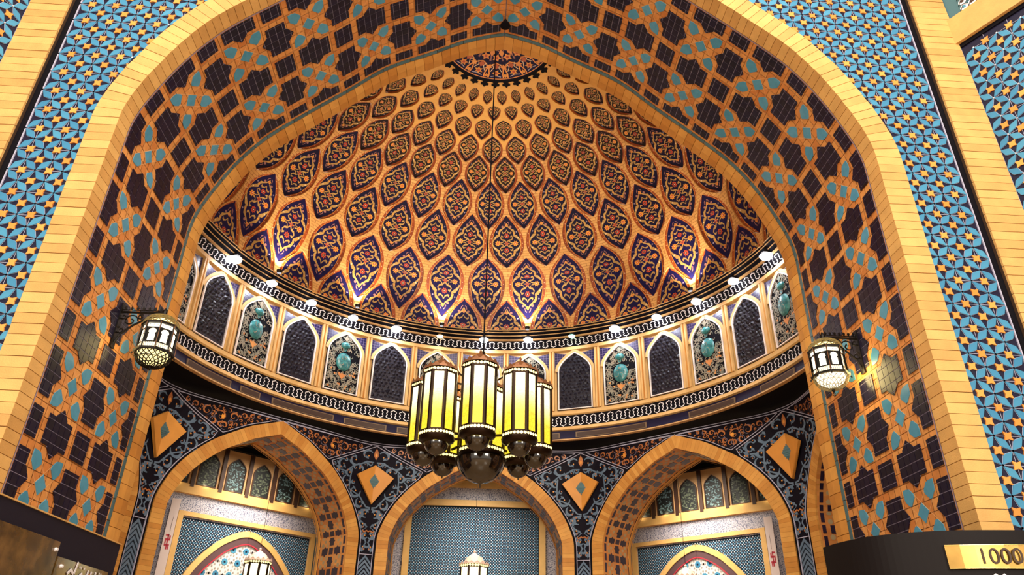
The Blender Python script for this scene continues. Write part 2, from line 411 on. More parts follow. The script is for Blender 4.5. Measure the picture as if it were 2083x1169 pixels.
# side walls, turned 29 degrees from the depth axis
for side, nm in ((-1, 'wall_left'), (1, 'wall_right')):
    a = radians(29); ux = (side*sin(a), -cos(a)); nr = (-side*cos(a), -sin(a)); org = (X0 + side*1.186, YF - .006)
    def mp(u, z, h): return (org[0] + ux[0]*u + nr[0]*h, org[1] + ux[1]*u + nr[1]*h, z)
    b = MB(); b.poly(rect(-.02, 1.2, -1.2667, 1.3), mp, 0, None, M_NAVY2); w = b.build(nm, kind='structure')
    zb, zt = .512, .598
    nodes = []
    for i in range(-4, 24):
        for j in range(-44, 6):
            if (i + j) % 2 == 0: nodes.append((.0399 + i*PS/2, (.4773 if side > 0 else .4278) + j*PS/2, (i, j)))
    ztop = zb - .012 if side > 0 else .62
    star_field(w, org, ux, nr, nodes, lambda u, z: .02 < u < .42 and -.25 < z < ztop - .01, lambda u, z: abs(z - .3) + u)
    b = MB(); b.poly(rect(-.002, .010, -1.2, zb), mp, .004, 0, M_BLACK); b.build('black_border_strip', w)
    b = MB(); b.poly(rect(.010, .0125, -1.2, zb), mp, .003, 0, M_GROUT); b.build('white_joint_strip', w)
    if side > 0:
        b = MB(); b.poly(rect(0, 1.2, zb - .012, zb), mp, .004, 0, M_BLACK); b.build('black_border_strip', w)
        b = MB(); b.poly(rect(-.012, 1.2, zb, zt), mp, .014, 0, M_BRICK); b.build('beam_moulding', w)
        b = MB(); b.poly(rect(0, 1.2, zt, 1.2), mp, .001, 0, M_TEAL)
        for i in range(26):
            for j in range(9):
                cx, cz = .055 + i*.021, zt + .018 + j*.02
                if cx < .048 + 0: continue
                b.poly(circ(cx, cz, .011, 8, .009, R_.uniform(0, 3)), mp, .003, 0, M_WHITE)
                b.poly(rect(cx - .004, cx + .004, cz - .003, cz + .004), mp, .0045, .003, M_DARKBR if (i + j) % 2 else M_TURQ)
                b.ribbon([(cx - .012, cz - .01), (cx, cz + .008), (cx + .012, cz + .002)], .0018, mp, .0048, M_BLACK)
        b.build('painted_panel', w)
# ------------------------------------------------------------------ dome (half dome, open to the portal)
DR, DH, DZ = .95, .74, .345
def dome(phi, th, h):
    """h: metres/6 toward the inside"""
    r = DR * cos(th); z = DZ + DH * sin(th)
    n = Vector((cos(th) / DR, sin(th) / DH)).normalized(); r -= n[0]*h; z -= n[1]*h
    return (r * sin(phi), r * cos(phi), z)
def brickmat(name, c1, c2, mortar, scale, rough=.65):
    m = bpy.data.materials.new(name); m.use_nodes = True; nt = m.node_tree; b = nt.nodes['Principled BSDF']; b.inputs['Roughness'].default_value = rough
    uv = nt.nodes.new('ShaderNodeUVMap'); br = nt.nodes.new('ShaderNodeTexBrick')
    br.inputs['Color1'].default_value = sr(c1); br.inputs['Color2'].default_value = sr(c2); br.inputs['Mortar'].default_value = sr(mortar)
    br.inputs['Scale'].default_value = scale; br.inputs['Mortar Size'].default_value = .018; br.inputs['Brick Width'].default_value = .55; br.inputs['Row Height'].default_value = .22; br.inputs['Mortar Smooth'].default_value = .3
    nt.links.new(uv.outputs[0], br.inputs['Vector']); nt.links.new(br.outputs['Color'], b.inputs['Base Color']); return m
M_RIB = brickmat('ochre_rib_brick', '#dba560', '#c98f4a', '#99622e', 3.2)
M_SMOOTH = mat('smooth_ochre_plaster', '#dfa552', '#d99f4c', rough=.6, noise=.06, nscale=2)
M_RIM = mat('rust_rim_glaze', '#9c4516', '#8c3b14', rough=.45, noise=.1, nscale=8)
M_RIMLO = mat('brown_rim', '#7c3c1c', rough=.5)
M_FIELD1 = mat('ultramarine_field', '#130d42', '#0f0936', rough=.6, spec=.2)
M_FIELD2 = mat('warm_lit_navy_field', '#1d1014', rough=.6, spec=.2)  # navy leaf ground painted brown, standing in for warm light on the upper rows
M_KHAKI = mat('khaki_scroll', '#ba924f', '#a67e40', rough=.5)
M_PETAL = mat('amber_petal', '#e59a3a', '#d98a2e', rough=.45)
M_REDP = mat('vermilion_petal', '#c2492a', '#ab3a20', rough=.45)
M_CREAM = mat('cream_dot', '#e6cfae', rough=.5)
M_ROSE = mat('dusty_rose_petal', '#9a6660', rough=.5)
NT = [0., .2867, .5151, .7243, .8852, 1.0099, 1.1154, 1.2028, 1.2702, 1.3230]
TOP = [.1848, .4275, .659, .8371, .9677, 1.0689, 1.150, 1.222, 1.296]
BOT = [-.05, .0796, .3858, .5983, .7861, .9328, 1.0518, 1.1500, 1.228]
WF = [.89, .91, .94, .91, .89, .87, .84, .78, .71]
TOP = [NT[i] + (TOP[i] - NT[i])*1.05 for i in range(9)]; BOT = [NT[i] - (NT[i] - BOT[i])*1.05 for i in range(9)]; BOT[1] = .070
HALF = pi / 32
def lw(i, th):
    """half width (radians) of leaf i at latitude th"""
    if i < 0 or i > 8: return 0.
    t = (th - NT[i]) / (TOP[i] - NT[i]) if th >= NT[i] else (NT[i] - th) / (NT[i] - BOT[i])
    return 0. if t >= 1 else WF[i] * HALF * (1 - t*t) ** .74 * (1 - .18*t**4)
ceil = MB(); ceil.mats = [M_RIB, M_SMOOTH]; UVS = []
def cuv(phi, th): return (phi * 6 * .55, th * 6 * .8)
depth = .0062
for i in range(9):
    a, b_ = NT[i], NT[i+1]
    cuts = sorted(set([a + (b_ - a)*k/12 for k in range(13)] + [t for t in (TOP[i], BOT[i+1] if i < 8 else 99) if a < t < b_]))
    for c in range(-18, 18):
        for sg in (1, -1):
            pa = 2*HALF*c + (HALF if i % 2 == 0 else 0); pb = pa + sg*HALF     # leaf i centred: even rows at ... see below
            for k in range(len(cuts) - 1):
                t0, t1 = cuts[k], cuts[k+1]; e = 1e-5
                q = [(pa + sg*lw(i, t0 + e), t0), (pb - sg*lw(i+1, t0 + e), t0), (pb - sg*lw(i+1, t1 - e), t1), (pa + sg*lw(i, t1 - e), t1)]
                if min(p[0] for p in q) > radians(93) or max(p[0] for p in q) < -radians(93): continue
                n = len(ceil.v); ceil.v += [W(*dome(p[0], p[1], 0)) for p in q]; ceil.f.append([n, n+1, n+2, n+3]); ceil.m.append(1 if i >= 5 else 0); UVS += [cuv(*p) for p in q]
                for (u_, v_) in ((0, 3), (1, 2)):
                    n = len(ceil.v); w_ = [q[u_], q[v_]]; ceil.v += [W(*dome(*w_[0], 0)), W(*dome(*w_[1], 0)), W(*dome(*w_[1], -depth)), W(*dome(*w_[0], -depth))]
                    ceil.f.append([n, n+1, n+2, n+3]); ceil.m.append(1 if i >= 5 else 0); UVS += [cuv(*w_[0]), cuv(*w_[1])]*2
for k in range(6):
    t0 = NT[9] + (pi/2 - NT[9])*k/6; t1 = NT[9] + (pi/2 - NT[9])*(k+1)/6
    for j in range(-33, 33):
        q = [(j*radians(2.8), t0), ((j+1)*radians(2.8), t0), ((j+1)*radians(2.8), t1), (j*radians(2.8), t1)]
        n = len(ceil.v); ceil.v += [W(*dome(*p, 0)) for p in q]; ceil.f.append([n, n+1, n+2, n+3]); ceil.m.append(1); UVS += [cuv(*p) for p in q]
me = ceil.mesh('ceiling'); uvl = me.uv_layers.new(name='UVMap'); uvl.data.foreach_set('uv', [c for p in UVS for c in p])
CEIL = link('ceiling', me, kind='structure')
# row parity: row 1 (odd) is centred on the spotlights' meridians, so even rows sit half a step off
def leafmaps(i):
    def mp(X, Y, h):
        th = NT[i] + Y*(TOP[i] - NT[i]) if Y >= 0 else NT[i] + Y*(NT[i] - BOT[i])
        return dome(X * WF[i] * HALF, th, h)
    return mp
def lwf(Y): return max(0., (1 - Y*Y)) ** .74 * (1 - .18*Y**4)
def flower(mb, mp, x, y, r, asp, petal, heart, h=.0006, n=8):
    mb.poly(star(x, y, r, r*.62, n, .3, 1/asp), mp, h - depth, None, petal); mb.poly(circ(x, y, r*.42, 6, r*.42/asp), mp, h - depth + .0004, None, heart); mb.poly(circ(x, y, r*.16, 5, r*.16/asp), mp, h - depth + .0007, None, M_CREAM)
def leaf_inlay(i):
    mp = leafmaps(i); b = MB(); asp = (TOP[i] - BOT[i]) * .85 / 2 / (WF[i] * HALF * cos(NT[i]) * DR) if i else 2.0
    y0 = 0. if i == 0 else -1.
    def rim(f0, f1, m_, h, n=12):
        for sg in (1, -1):
            pts = [y0 + (1 - y0) * k / n for k in range(n + 1)]
            for k in range(n):
                ya, yb = pts[k], pts[k+1]; s0 = 1 - (1 - f1)*.0
                q = [(sg*lwf(ya)*f0, ya), (sg*lwf(yb)*f0, yb), (sg*max(lwf(yb)*f0 - f1, 0), yb), (sg*max(lwf(ya)*f0 - f1, 0), ya)]
                b.poly(q, mp, h - depth, None, m_)
    rim(1.0, .16, M_RIM, .0004); rim(.985 - .16 + .015, .022, M_PETAL if i < 4 else M_RIMLO, .0006)
    if i < 4:
        for k in range(1, 12):
            Y = -1 + 2*k/12
            if i == 0 and Y < 0: continue
            for sg in (1, -1):
                x_ = lwf(Y) - .085
                if x_ > .05: b.poly(circ(sg*x_, Y, .024, 5, .024/asp), mp, .0009 - depth, None, M_CREAM)
    sc_ = lambda p: [(q[0], q[1]) for q in p]
    def rb(p, w, m_, h=.0003):
        if i == 0 and min(q[1] for q in p) < 0: 
            p = [q for q in p if q[1] >= 0]
            if len(p) < 2: return
        b.ribbon(p, w, mp, h - depth, m_)
    for sx in (1, -1):
        for sy in (1, -1):
            Y = lambda t: sy*t
            rb([(0, Y(.72)), (sx*.10, Y(.60)), (sx*.26, Y(.52)), (sx*.40, Y(.46)), (sx*.46, Y(.36)), (sx*.40, Y(.28))], [.03, .05, .05, .10, .12, .05], M_KHAKI)
            rb([(sx*.40, Y(.30)), (sx*.56, Y(.26)), (sx*.72, Y(.16)), (sx*.80, Y(.05)), (sx*.78, 0)], [.05, .11, .08, .05, .04], M_KHAKI)
            rb([(0, Y(.04)), (sx*.12, Y(.12)), (sx*.28, Y(.14)), (sx*.36, Y(.20)), (sx*.30, Y(.27)), (sx*.20, Y(.24))], [.04, .045, .05, .05, .06, .04], M_KHAKI)
            rb([(0, Y(.50)), (sx*.07, Y(.42)), (sx*.20, Y(.38)), (sx*.28, Y(.42))], [.03, .035, .05, .07], M_KHAKI)
            rb([(sx*.12, Y(.12)), (sx*.22, Y(.05)), (sx*.34, Y(.02))], .035, M_KHAKI)
            rb([(sx*.05, Y(.78)), (sx*.13, Y(.74)), (sx*.16, Y(.66))], .03, M_ROSE)
            if not (i == 0 and sy < 0):
                if i < 6:
                    b.poly(circ(sx*.24, Y(.60), .075, 6, .075/asp), mp, .0006 - depth, None, M_ROSE)
                    b.poly(circ(sx*.42, Y(.38), .045, 6, .045/asp), mp, .0008 - depth, None, M_PETAL)
                    b.poly(circ(sx*.66, Y(.20), .04, 5, .04/asp), mp, .0008 - depth, None, M_CREAM)
                    b.poly(star(sx*.58, Y(.42), .06, .03, 4, .2, 1/asp), mp, .0005 - depth, None, M_GROUTD)
    rb([(-.18, 0), (.18, 0)], .03, M_KHAKI)
    if i == 0:
        flower(b, mp, 0, .17, .17, asp, M_REDP, M_DARKBR); flower(b, mp, .50, .10, .15, asp, M_PETAL, M_REDP); flower(b, mp, -.50, .10, .15, asp, M_PETAL, M_REDP); flower(b, mp, 0, .60, .12, asp, M_PETAL, M_REDP, n=4)
    else:
        flower(b, mp, 0, 0, .12, asp, M_REDP, M_DARKBR, n=6)
        for sg in (1, -1):
            flower(b, mp, sg*.50, 0, .18, asp, M_PETAL, M_REDP); flower(b, mp, 0, sg*.28, .17, asp, M_REDP if i < 5 else M_ORANGE, M_DARKBR); flower(b, mp, 0, sg*.66, .11, asp, M_PETAL, M_REDP, n=4)
    return b.mesh('floral_inlay')
for i in range(9):
    mp = leafmaps(i); b = MB(); fld = M_FIELD1 if i < 2 else (mat('deep_indigo_field', '#100b2c', rough=.6, spec=.2) if i < 4 else M_FIELD2)  # field colour steps darker and browner upward, painting in the warmer light
    n = 14; y0 = 0. if i == 0 else -1.
    for k in range(n):
        ya = y0 + (1 - y0)*k/n; yb = y0 + (1 - y0)*(k+1)/n; xa, xb = lwf(ya)*1.02, lwf(yb)*1.02
        for j in range(-2, 2):
            b.poly([(xa*j/2, ya), (xa*(j+1)/2, ya), (xb*(j+1)/2, yb), (xb*j/2, yb)], mp, -depth, None, fld)
    pm = b.mesh('leaf_panel'); im = leaf_inlay(i)
    off = HALF if i % 2 == 0 else 0.
    for c in range(-9, 10):
        ph = 2*HALF*c + off
        if abs(ph) > radians(92): continue
        o = link('leaf_panel', pm, CEIL); o.rotation_euler = (0, 0, -ph)
        d = link('floral_inlay', im, o, kind='stuff')
# medallion at the crown
b = MB(); mpd = lambda u, v, h: dome(atan2(u, v), math.acos(min(.999999, math.hypot(u, v) / DR)), h)
RM = .206
def sect(r0, r1, m_, h, n=64, f=lambda a: 1.):
    if r1 - r0 > .03:
        nr = 9
        for q in range(nr): sect(r0 + (r1-r0)*q/nr, r0 + (r1-r0)*(q+1)/nr, m_, h, n)
        return
    for k in range(n):
        a0, a1 = -pi*.515 + pi*1.03*k/n, -pi*.515 + pi*1.03*(k+1)/n
        b.poly([(r0*sin(a0), r0*cos(a0)), (r1*f(a0)*sin(a0), r1*f(a0)*cos(a0)), (r1*f(a1)*sin(a1), r1*f(a1)*cos(a1)), (r0*sin(a1), r0*cos(a1))], mpd, h, None, m_)
sect(0.002, RM, M_FIELD1, .0020); sect(RM, RM + .012, M_BLACK, .0018)
for k in range(-9, 10):
    a = (k + .0) * pi / 17
    if abs(a) > pi*.515: continue
    P2 = lambda r, t: (r*sin(a) + t*cos(a), r*cos(a) - t*sin(a))
    b.poly([P2(RM + .002, -.020), P2(RM + .012, -.012), P2(RM + .016, -.008), P2(RM + .020, -.016), P2(RM + .028, -.015), P2(RM + .030, -.006), P2(RM + .038, 0), P2(RM + .030, .006), P2(RM + .028, .015), P2(RM + .020, .016), P2(RM + .016, .008), P2(RM + .012, .012), P2(RM + .002, .020)], mpd, .0016, None, M_BLACK)
RB = lambda p, w, m_, h=.0024: b.ribbon(p, w, mpd, h, m_)
for k in range(-4, 5):
    a = k * pi / 8
    P2 = lambda r, t: (r*sin(a) + t*cos(a), r*cos(a) - t*sin(a))
    b.poly(star(*P2(.175, 0), .017, .009, 6, a), mpd, .0034, None, M_PETAL); b.poly(circ(*P2(.175, 0), .006, 6), mpd, .0038, None, M_REDP)
    b.poly(star(*P2(.105, 0), .018, .010, 5, a), mpd, .0034, None, M_STAR); b.poly(circ(*P2(.105, 0), .006, 6), mpd, .0038, None, M_REDP)
    b.poly([P2(.13, 0), P2(.145, -.012), P2(.158, 0), P2(.145, .012)], mpd, .0030, None, mat('burnt_orange', '#b5521f', rough=.4))
    RB([P2(.196, -.030), P2(.180, -.026), P2(.155, -.028), P2(.140, -.018), P2(.130, 0), P2(.140, .018), P2(.155, .028), P2(.180, .026), P2(.196, .030)], .005, M_STAR)
    RB([P2(.192, -.02), P2(.188, 0), P2(.192, .02)], .003, M_GROUT)
    RB([P2(.120, -.022), P2(.085, -.020), P2(.07, 0), P2(.085, .020), P2(.120, .022)], .0045, M_ROSE)
    a = (k + .5) * pi / 8
    if abs(a) > pi*.51: continue
    b.poly(star(*P2(.150, 0), .015, .008, 5, a + .4), mpd, .0034, None, M_STAR); b.poly(star(*P2(.188, 0), .010, .006, 5, a), mpd, .0034, None, M_PETAL)
    RB([P2(.17, -.012), P2(.15, -.020), P2(.135, -.010)], .003, M_CREAM); RB([P2(.17, .012), P2(.15, .020), P2(.135, .010)], .003, M_CREAM)
    b.poly([P2(.06, 0), P2(.085, -.010), P2(.10, 0), P2(.085, .010)], mpd, .0030, None, M_STAR)
sect(RM - .006, RM - .003, M_STAR, .0028)
b.build('crown_medallion', CEIL)
# ------------------------------------------------------------------ drum
def cyl(R0=1.0):
    return lambda u, z, h: ((R0 - h)*sin(u), (R0 - h)*cos(u), z)     # u in radians
NA = 96
def revolve(mb, prof, a0=-radians(91.5), a1=radians(91.5), n=NA):
    for k in range(len(prof) - 1):
        (r0, z0_, m_), (r1, z1_) = prof[k], prof[k+1][:2]
        for i in range(n):
            p0 = a0 + (a1 - a0)*i/n; p1 = a0 + (a1 - a0)*(i+1)/n
            mb.face([W(r0*sin(p0), r0*cos(p0), z0_), W(r0*sin(p1), r0*cos(p1), z0_), W(r1*sin(p1), r1*cos(p1), z1_), W(r1*sin(p0), r1*cos(p0), z1_)], m_)
M_TANL = mat('sandstone_line', '#c79d68', '#b98c56', rough=.6)
M_LEDGE = mat('indigo_fascia', '#181434', rough=.5, spec=.25)
b = MB(); revolve(b, [(1.006, -.030, M_GOLD), (1.006, .270, M_GOLD), (1.006, .275, M_GOLD)]); DRUM = b.build('wall_drum', kind='structure')
def band(name, prof):
    b = MB(); revolve(b, prof); return b.build(name, DRUM)
band('dark_band_panel', [(1.0, .278, M_BLACK), (.985, .3135, M_BLACK)])
band('upper_gold_moulding', [(1.004, .256, M_GOLD), (.992, .260, M_GOLD), (.992, .274, M_GOLD), (1.0, .278, M_GOLD)])
band('cornice_moulding', [(.985, .3135, M_TANL), (.978, .3145, M_TANL), (.977, .3195, M_TANL), (.985, .3205, M_BLACK), (.976, .3275, M_BLACK), (.966, .328, M_TANL), (.965, .3315, M_TANL), (.972, .332, M_BLACK), (.963, .339, M_BLACK), (.955, .3395, M_TANL), (.9535, .3425, M_TANL), (.958, .343, M_BLACK), (.952, .350, M_TANL), (.950, .352, M_TANL)])
band('lower_gold_moulding', [(1.004, -.004, M_GOLD), (.994, -.006, M_GOLD), (.994, -.020, M_GOLD), (1.0, -.024, M_GOLD)])
band('dark_band_panel', [(1.0, -.024, M_BLACK), (1.0, -.073, M_BLACK)])
band('ledge_gold_moulding', [(1.0, -.073, M_GOLD), (.985, -.075, M_GOLD), (.983, -.087, M_GOLD), (.992, -.090, M_BLACK)])
band('ledge_fascia', [(.992, -.090, M_LEDGE), (.985, -.128, M_LEDGE), (.972, -.129, M_TANL), (.971, -.1335, M_TANL), (.985, -.135, M_BLACK), (1.13, -.150, M_BLACK), (1.13, -.14, M_BLACK)])
# white meander lines in both dark bands
for zc, am, rr in ((-.0485, .0200, 1.0), (.2955, .0145, .9925)):
    b = MB(); per = 2*HALF / 5.5; n = 88; pts = []
    quarter = [(0, 1), (.09, .80), (.20, .74), (.31, .62), (.33, .46), (.27, .30), (.19, .14)]
    for i in range(n):
        c = -radians(90) + per*i
        seq = [(-x, z) for x, z in quarter[:0:-1]] + quarter + [(.25, 0)] + [(.5 - x, -z) for x, z in quarter[::-1]] + [(.5 + x, -z) for x, z in quarter[1:]] + [(.75, 0)]
        pts += [(c + per*x, zc + am*z) for x, z in seq]
    mpm = (lambda R0, tilt: (lambda u, z, h: ((R0 - h - tilt*(z - zc))*sin(u), (R0 - h - tilt*(z - zc))*cos(u), z)))(rr, .42 if zc > 0 else 0.)
    b.ribbon(pts, .0028, mpm, .0016, M_WHITE); b.build('white_meander_line', DRUM)
# vents
c1 = cyl(.988)
M_VENT = mat('bronze_vent', '#3f2a20', rough=.5); M_VLINE = mat('vent_outline', '#7a6248', rough=.5)
for cen, hw in ((-42, 7.5), (-17.0, 2.5), (-27, 5.0), (17.5, 1.2), (31, 8.5), (56, 6), (-66, 6), (-55, 2.5), (74, 5)):
    b = MB(); b.poly(rect(radians(cen - hw), radians(cen + hw), -.1205, -.1005), c1, .0015, None, M_VLINE)
    nseg = 12
    b.v = []; b.f = []; b.m = []
    for k in range(nseg):
        a0 = cen - hw + 2*hw*k/nseg; a1 = cen - hw + 2*hw*(k+1)/nseg
        b.poly(rect(radians(a0), radians(a1), -.1215, -.0995), c1, .0030, -.004, M_VLINE); i0 = a0 + (.25 if k == 0 else 0); i1 = a1 - (.25 if k == nseg - 1 else 0)
        b.poly(rect(radians(i0), radians(i1), -.1190, -.1020), c1, .0036, None, M_VENT)
    b.build('vent_grille', DRUM)
# window panels -- one bay each
WH, ZSP, ZAP = .071, .168, .249
def warch(hw, zb, zsp, zap, n=8):
    """pointed outline, from bottom left, counter-clockwise"""
    p = [(-hw, zb), (hw, zb)]
    for k in range(n + 1):
        t = k / n; p.append((hw * (1 - t**1.75), zsp + (zap - zsp) * t**.92))
    q = p[2:]; return p + [(-x, z) for x, z in q[::-1][1:]]
M_FR = mat('white_window_frame', '#f0e0da', rough=.4); M_SP = mat('indigo_spandrel_tile', '#20184e', '#171040', rough=.3)
M_ROCK = mat('blue_black_relief', '#2e2a36', '#1c1926', rough=.4, spec=.35); M_SCR = mat('taupe_scroll', '#a08d76', '#7d8072', rough=.5); M_TQ = mat('turquoise_medallion', '#3f8f90', '#347a80', rough=.3, coat=.3, noise=.5, nscale=9)
cw = cyl(1.0)
def bay_common(b):
    # stepped frame: ochre arch band, dark line, white line
    o3 = warch(.0875, .004, .158, .2575); o2 = warch(WH + .004, -.003, ZSP, ZAP + .006); o1 = warch(WH, .0, ZSP, ZAP)
    b.ribbon(warch(.0795, -.002, ZSP, .259)[1:], .0105, cw, .0045, M_GOLD, h0=0)
    b.ribbon(o2, .0035, cw, .002, M_BLACK, closed=True)
    b.ribbon(warch(WH - .0012, .0012, ZSP, ZAP - .001), .0052, cw, .0065, M_FR, closed=True, h0=0)
def spandrels(b):
    A = warch(.0845, 0, ZSP, .266)[2:11]
    for sg in (1, -1):
        pts = [(sg*x, z) for x, z in A if z < .254] + [(sg*.006, .254), (sg*.0845, .254)]
        pts = [(sg*.0855, .168)] + [(sg*min(x, .085), z) for x, z in A if .17 < z < .253] + [(sg*.0855, .2535)]
        b.poly(pts, cw, .001, None, M_SP)
        for k in range(7):
            z = .178 + k*.011; xs = [x for x, zz in A if zz >= z]; xi = xs[0] if xs else 0
            b.ribbon([(sg*xi, z), (sg*.085, z)], .0009, cw, .0014, M_GROUTD)
        for k in range(7):
            x = .085 - k*.011
            zz = [z for xx, z in A if xx <= x]; 
            if zz and zz[0] < .25: b.ribbon([(sg*x, zz[0]), (sg*x, .2535)], .0009, cw, .0014, M_GROUTD)
def inside_w(x, z, mrg=.0):
    if z < mrg or z > ZAP - mrg: return False
    if z < ZSP: return abs(x) < WH - mrg
    A = warch(WH - mrg, 0, ZSP, ZAP - mrg)[2:11]
    for k in range(len(A) - 1):
        if A[k][1] <= z <= A[k+1][1]:
            t = (z - A[k][1]) / (A[k+1][1] - A[k][1] + 1e-9); return abs(x) < A[k][0] + t*(A[k+1][0] - A[k][0])
    return False
def rock_mesh():
    b = MB(); rr = random.Random(5)
    b.poly(warch(WH - .003, .004, ZSP, ZAP - .003), cw, -.004, None, M_ROCK)
    g = .0165
    for j in range(19):
        for i in range(-5, 6):
            x = i*g + (g/2 if j % 2 else 0) + rr.uniform(-.0025, .0025); z = .008 + j*g*.86 + rr.uniform(-.002, .002)
            if not inside_w(x, z, .008): continue
            r = g*.56; k = 6; a0 = rr.uniform(0, 3); base = [(x + r*rr.uniform(.8, 1.15)*cos(a0 + 2*pi*t/k), z + r*rr.uniform(.8, 1.2)*sin(a0 + 2*pi*t/k)) for t in range(k)]
            ap = (x + rr.uniform(-.003, .003), z + rr.uniform(-.003, .003))
            for t in range(k):
                p, q = base[t], base[(t+1) % k]; b.face([W(*cw(p[0], p[1], -.0038)), W(*cw(q[0], q[1], -.0038)), W(*cw(ap[0], ap[1], rr.uniform(.001, .008)))], M_ROCK)
    return b.mesh('faceted_relief')
def scroll_mesh():
    b = MB(); rr = random.Random(9)
    for j in range(380):
        x = rr.uniform(-.066, .066) ; z = rr.uniform(.008, .235)
        if not inside_w(x, z, .009): continue
        if (x/.036)**2 + ((z - .128)/.045)**2 < 1: continue
        a = rr.uniform(0, 6.28); k = rr.choice((1, -1)); p = []
        for t in range(7): p.append((x + .0085*(1 - t/9)*cos(a + k*t*.75), z + .0085*(1 - t/9)*sin(a + k*t*.75)))
        b.ribbon(p, [.0010, .0022, .0030, .0028, .0022, .0016, .0012], cw, -.0012, M_SCR)
    for j in range(16):
        x = rr.uniform(-.058, .058); z = rr.uniform(.01, .09)
        if inside_w(x, z, .01): b.poly(star(x, z, .0055, .0028, 5, rr.uniform(0, 1)), cw, -.0006, None, M_ORANGE)
    b.poly([(-.02, .075), (-.008, .062), (0, .052), (.008, .062), (.02, .075), (.008, .073), (0, .080), (-.008, .073)], cw, 0, None, M_ORANGE)
    b.ribbon([(-.030, .055), (-.024, .034), (0, .022), (.024, .034), (.030, .055)], .005, cw, -.0002, M_SCR)
    return b.mesh('scroll_relief')
def medallion_mesh():
    b = MB()
    for (cz, rx, rz) in ((.126, .0315, .0385), (.196, .0200, .0140)):
        prev = None
        for k, hh in ((1., -.001), (.85, .004), (.6, .007), (.3, .009)):
            ring = circ(0, cz, rx*k, 16, rz*k)
            if prev:
                for t in range(16): b.face([W(*cw(*prev[0][t], prev[1])), W(*cw(*prev[0][(t+1) % 16], prev[1])), W(*cw(*ring[(t+1) % 16], hh)), W(*cw(*ring[t], hh))], M_TQ)
            prev = (ring, hh)
        b.poly(prev[0], cw, .0092, None, M_TQ)
    for k in range(8):
        a = k*pi/4; p = [(.0045*cos(a), .126 + .006*sin(a)), (.012*cos(a + .35), .126 + .016*sin(a + .35)), (.020*cos(a + .1), .126 + .026*sin(a + .1)), (.024*cos(a - .25), .126 + .030*sin(a - .25))]
        b.ribbon(p, [.0012, .0022, .0018, .0008], cw, .0105, M_SCR if k % 2 else M_TEAL)
    b.poly(star(0, .143, .005, .0025, 5), cw, .0108, None, M_SCR)
    b.ribbon([(0, .170), (-.006, .178), (0, .186), (.006, .178), (0, .170)], .003, cw, .001, M_TQ)
    b.poly([(0, .238), (-.009, .224), (0, .212), (.009, .224)], cw, .002, None, M_SCR)
    return b.mesh('turquoise_medallion')
bb = MB(); bay_common(bb); m_frame = bb.mesh('window_frame'); bb = MB(); spandrels(bb); m_sp = bb.mesh('spandrel_tiles')
bb = MB(); bb.poly(warch(WH - .003, .004, ZSP, ZAP - .003), cw, .0005, None, M_BLACK); m_back = bb.mesh('scroll_window')
bb = MB(); bb.poly(warch(WH - .003, .004, ZSP, ZAP - .003), cw, .0005, None, M_BLACK); m_back2 = bb.mesh('relief_window')
cwo = cw
cw = lambda u, z, h: cwo(u, z, h + .005)
m_rock, m_scr, m_med = rock_mesh(), scroll_mesh(), medallion_mesh()
cw = cwo
bb = MB()
for u0, u1, h in ((-.0098, -.0035, .010), (.0035, .0098, .010), (-.0035, .0035, .006)): bb.poly(rect(u0, u1, -.004, .257), cw, h, 0, M_GOLD if h > .007 else M_BRICKD)
m_pil = bb.mesh('bay_pilaster')
for k in range(-8, 9):
    ph = k * 2*HALF; dark = (k % 2 == 0)
    if abs(ph) <= radians(90.1):
        o = link('relief_window' if dark else 'scroll_window', m_back2 if dark else m_back, DRUM); o.rotation_euler = (0, 0, -ph)
        link('window_frame', m_frame, o)
        link('spandrel_tiles', m_sp, o, kind='stuff')
        if dark: link('faceted_relief', m_rock, o, kind='stuff')
        else: link('scroll_relief', m_scr, o, kind='stuff'); link('turquoise_medallion', m_med, o)
    o = link('bay_pilaster', m_pil, DRUM); o.rotation_euler = (0, 0, -(ph + HALF))
# ------------------------------------------------------------------ octagon below the drum
UT = .30; RHO = 1 - .30 / math.tan(pi/8); UM = UT + RHO * pi / 8
def fac(k):
    a = k * pi/4; n = (sin(a), cos(a)); t = (cos(a), -sin(a))
    def mp(u, z, h, d=0.):
        au = abs(u); sg = 1 if u >= 0 else -1
        if au <= UT: q, w_ = 1 - h, au
        else:
            be = (au - UT) / RHO; rr = RHO - h; q = (1 - RHO) + rr*cos(be); w_ = UT + rr*sin(be)
        q += d
        x, y = n[0]*q + t[0]*sg*w_, n[1]*q + t[1]*sg*w_
        e_ = min(max((abs(x) - .50)/.50, 0.), 1.); e_ = e_*e_*(3 - 2*e_)      # octagon stretched outward in x to meet kite and ring pixel positions
        return (x + (.028*e_ if x > 0 else -.028*e_), y, z)
    return mp
PF = Prof([.3740, .3615, .3470, .3340, .3270, .3240, .3320, .3400, .3570], -.522, -1.2667, 60)
ZT = -.150; ROFF = -.046; SD = .168
M_FARDK = mat('dull_violet_tile', '#2c2036', '#20172c', rough=.35); M_FARMO = mat('sand_motif_tile', '#b8a078', '#9c8a68', rough=.5); M_SPBG = mat('black_violet_ground', '#0f0b18', rough=.7, spec=.15)
M_SCB = mat('slate_blue_scroll', '#66788e', '#566a82', rough=.55, spec=.3); M_SCO = mat('copper_scroll', '#b86f38', '#9c5a2c', rough=.4); M_KITE = mat('ochre_kite_brick', '#d9943f', '#cd8836', rough=.55, noise=.1, nscale=4)
OCT = {}
NAMES = {-2: 'wall_octagon_left', -1: 'wall_back_left', 0: 'wall_back', 1: 'wall_back_right', 2: 'wall_octagon_right'}
def urange(k): return (-UM if k > -2 else -.02, UM if k < 2 else .02)
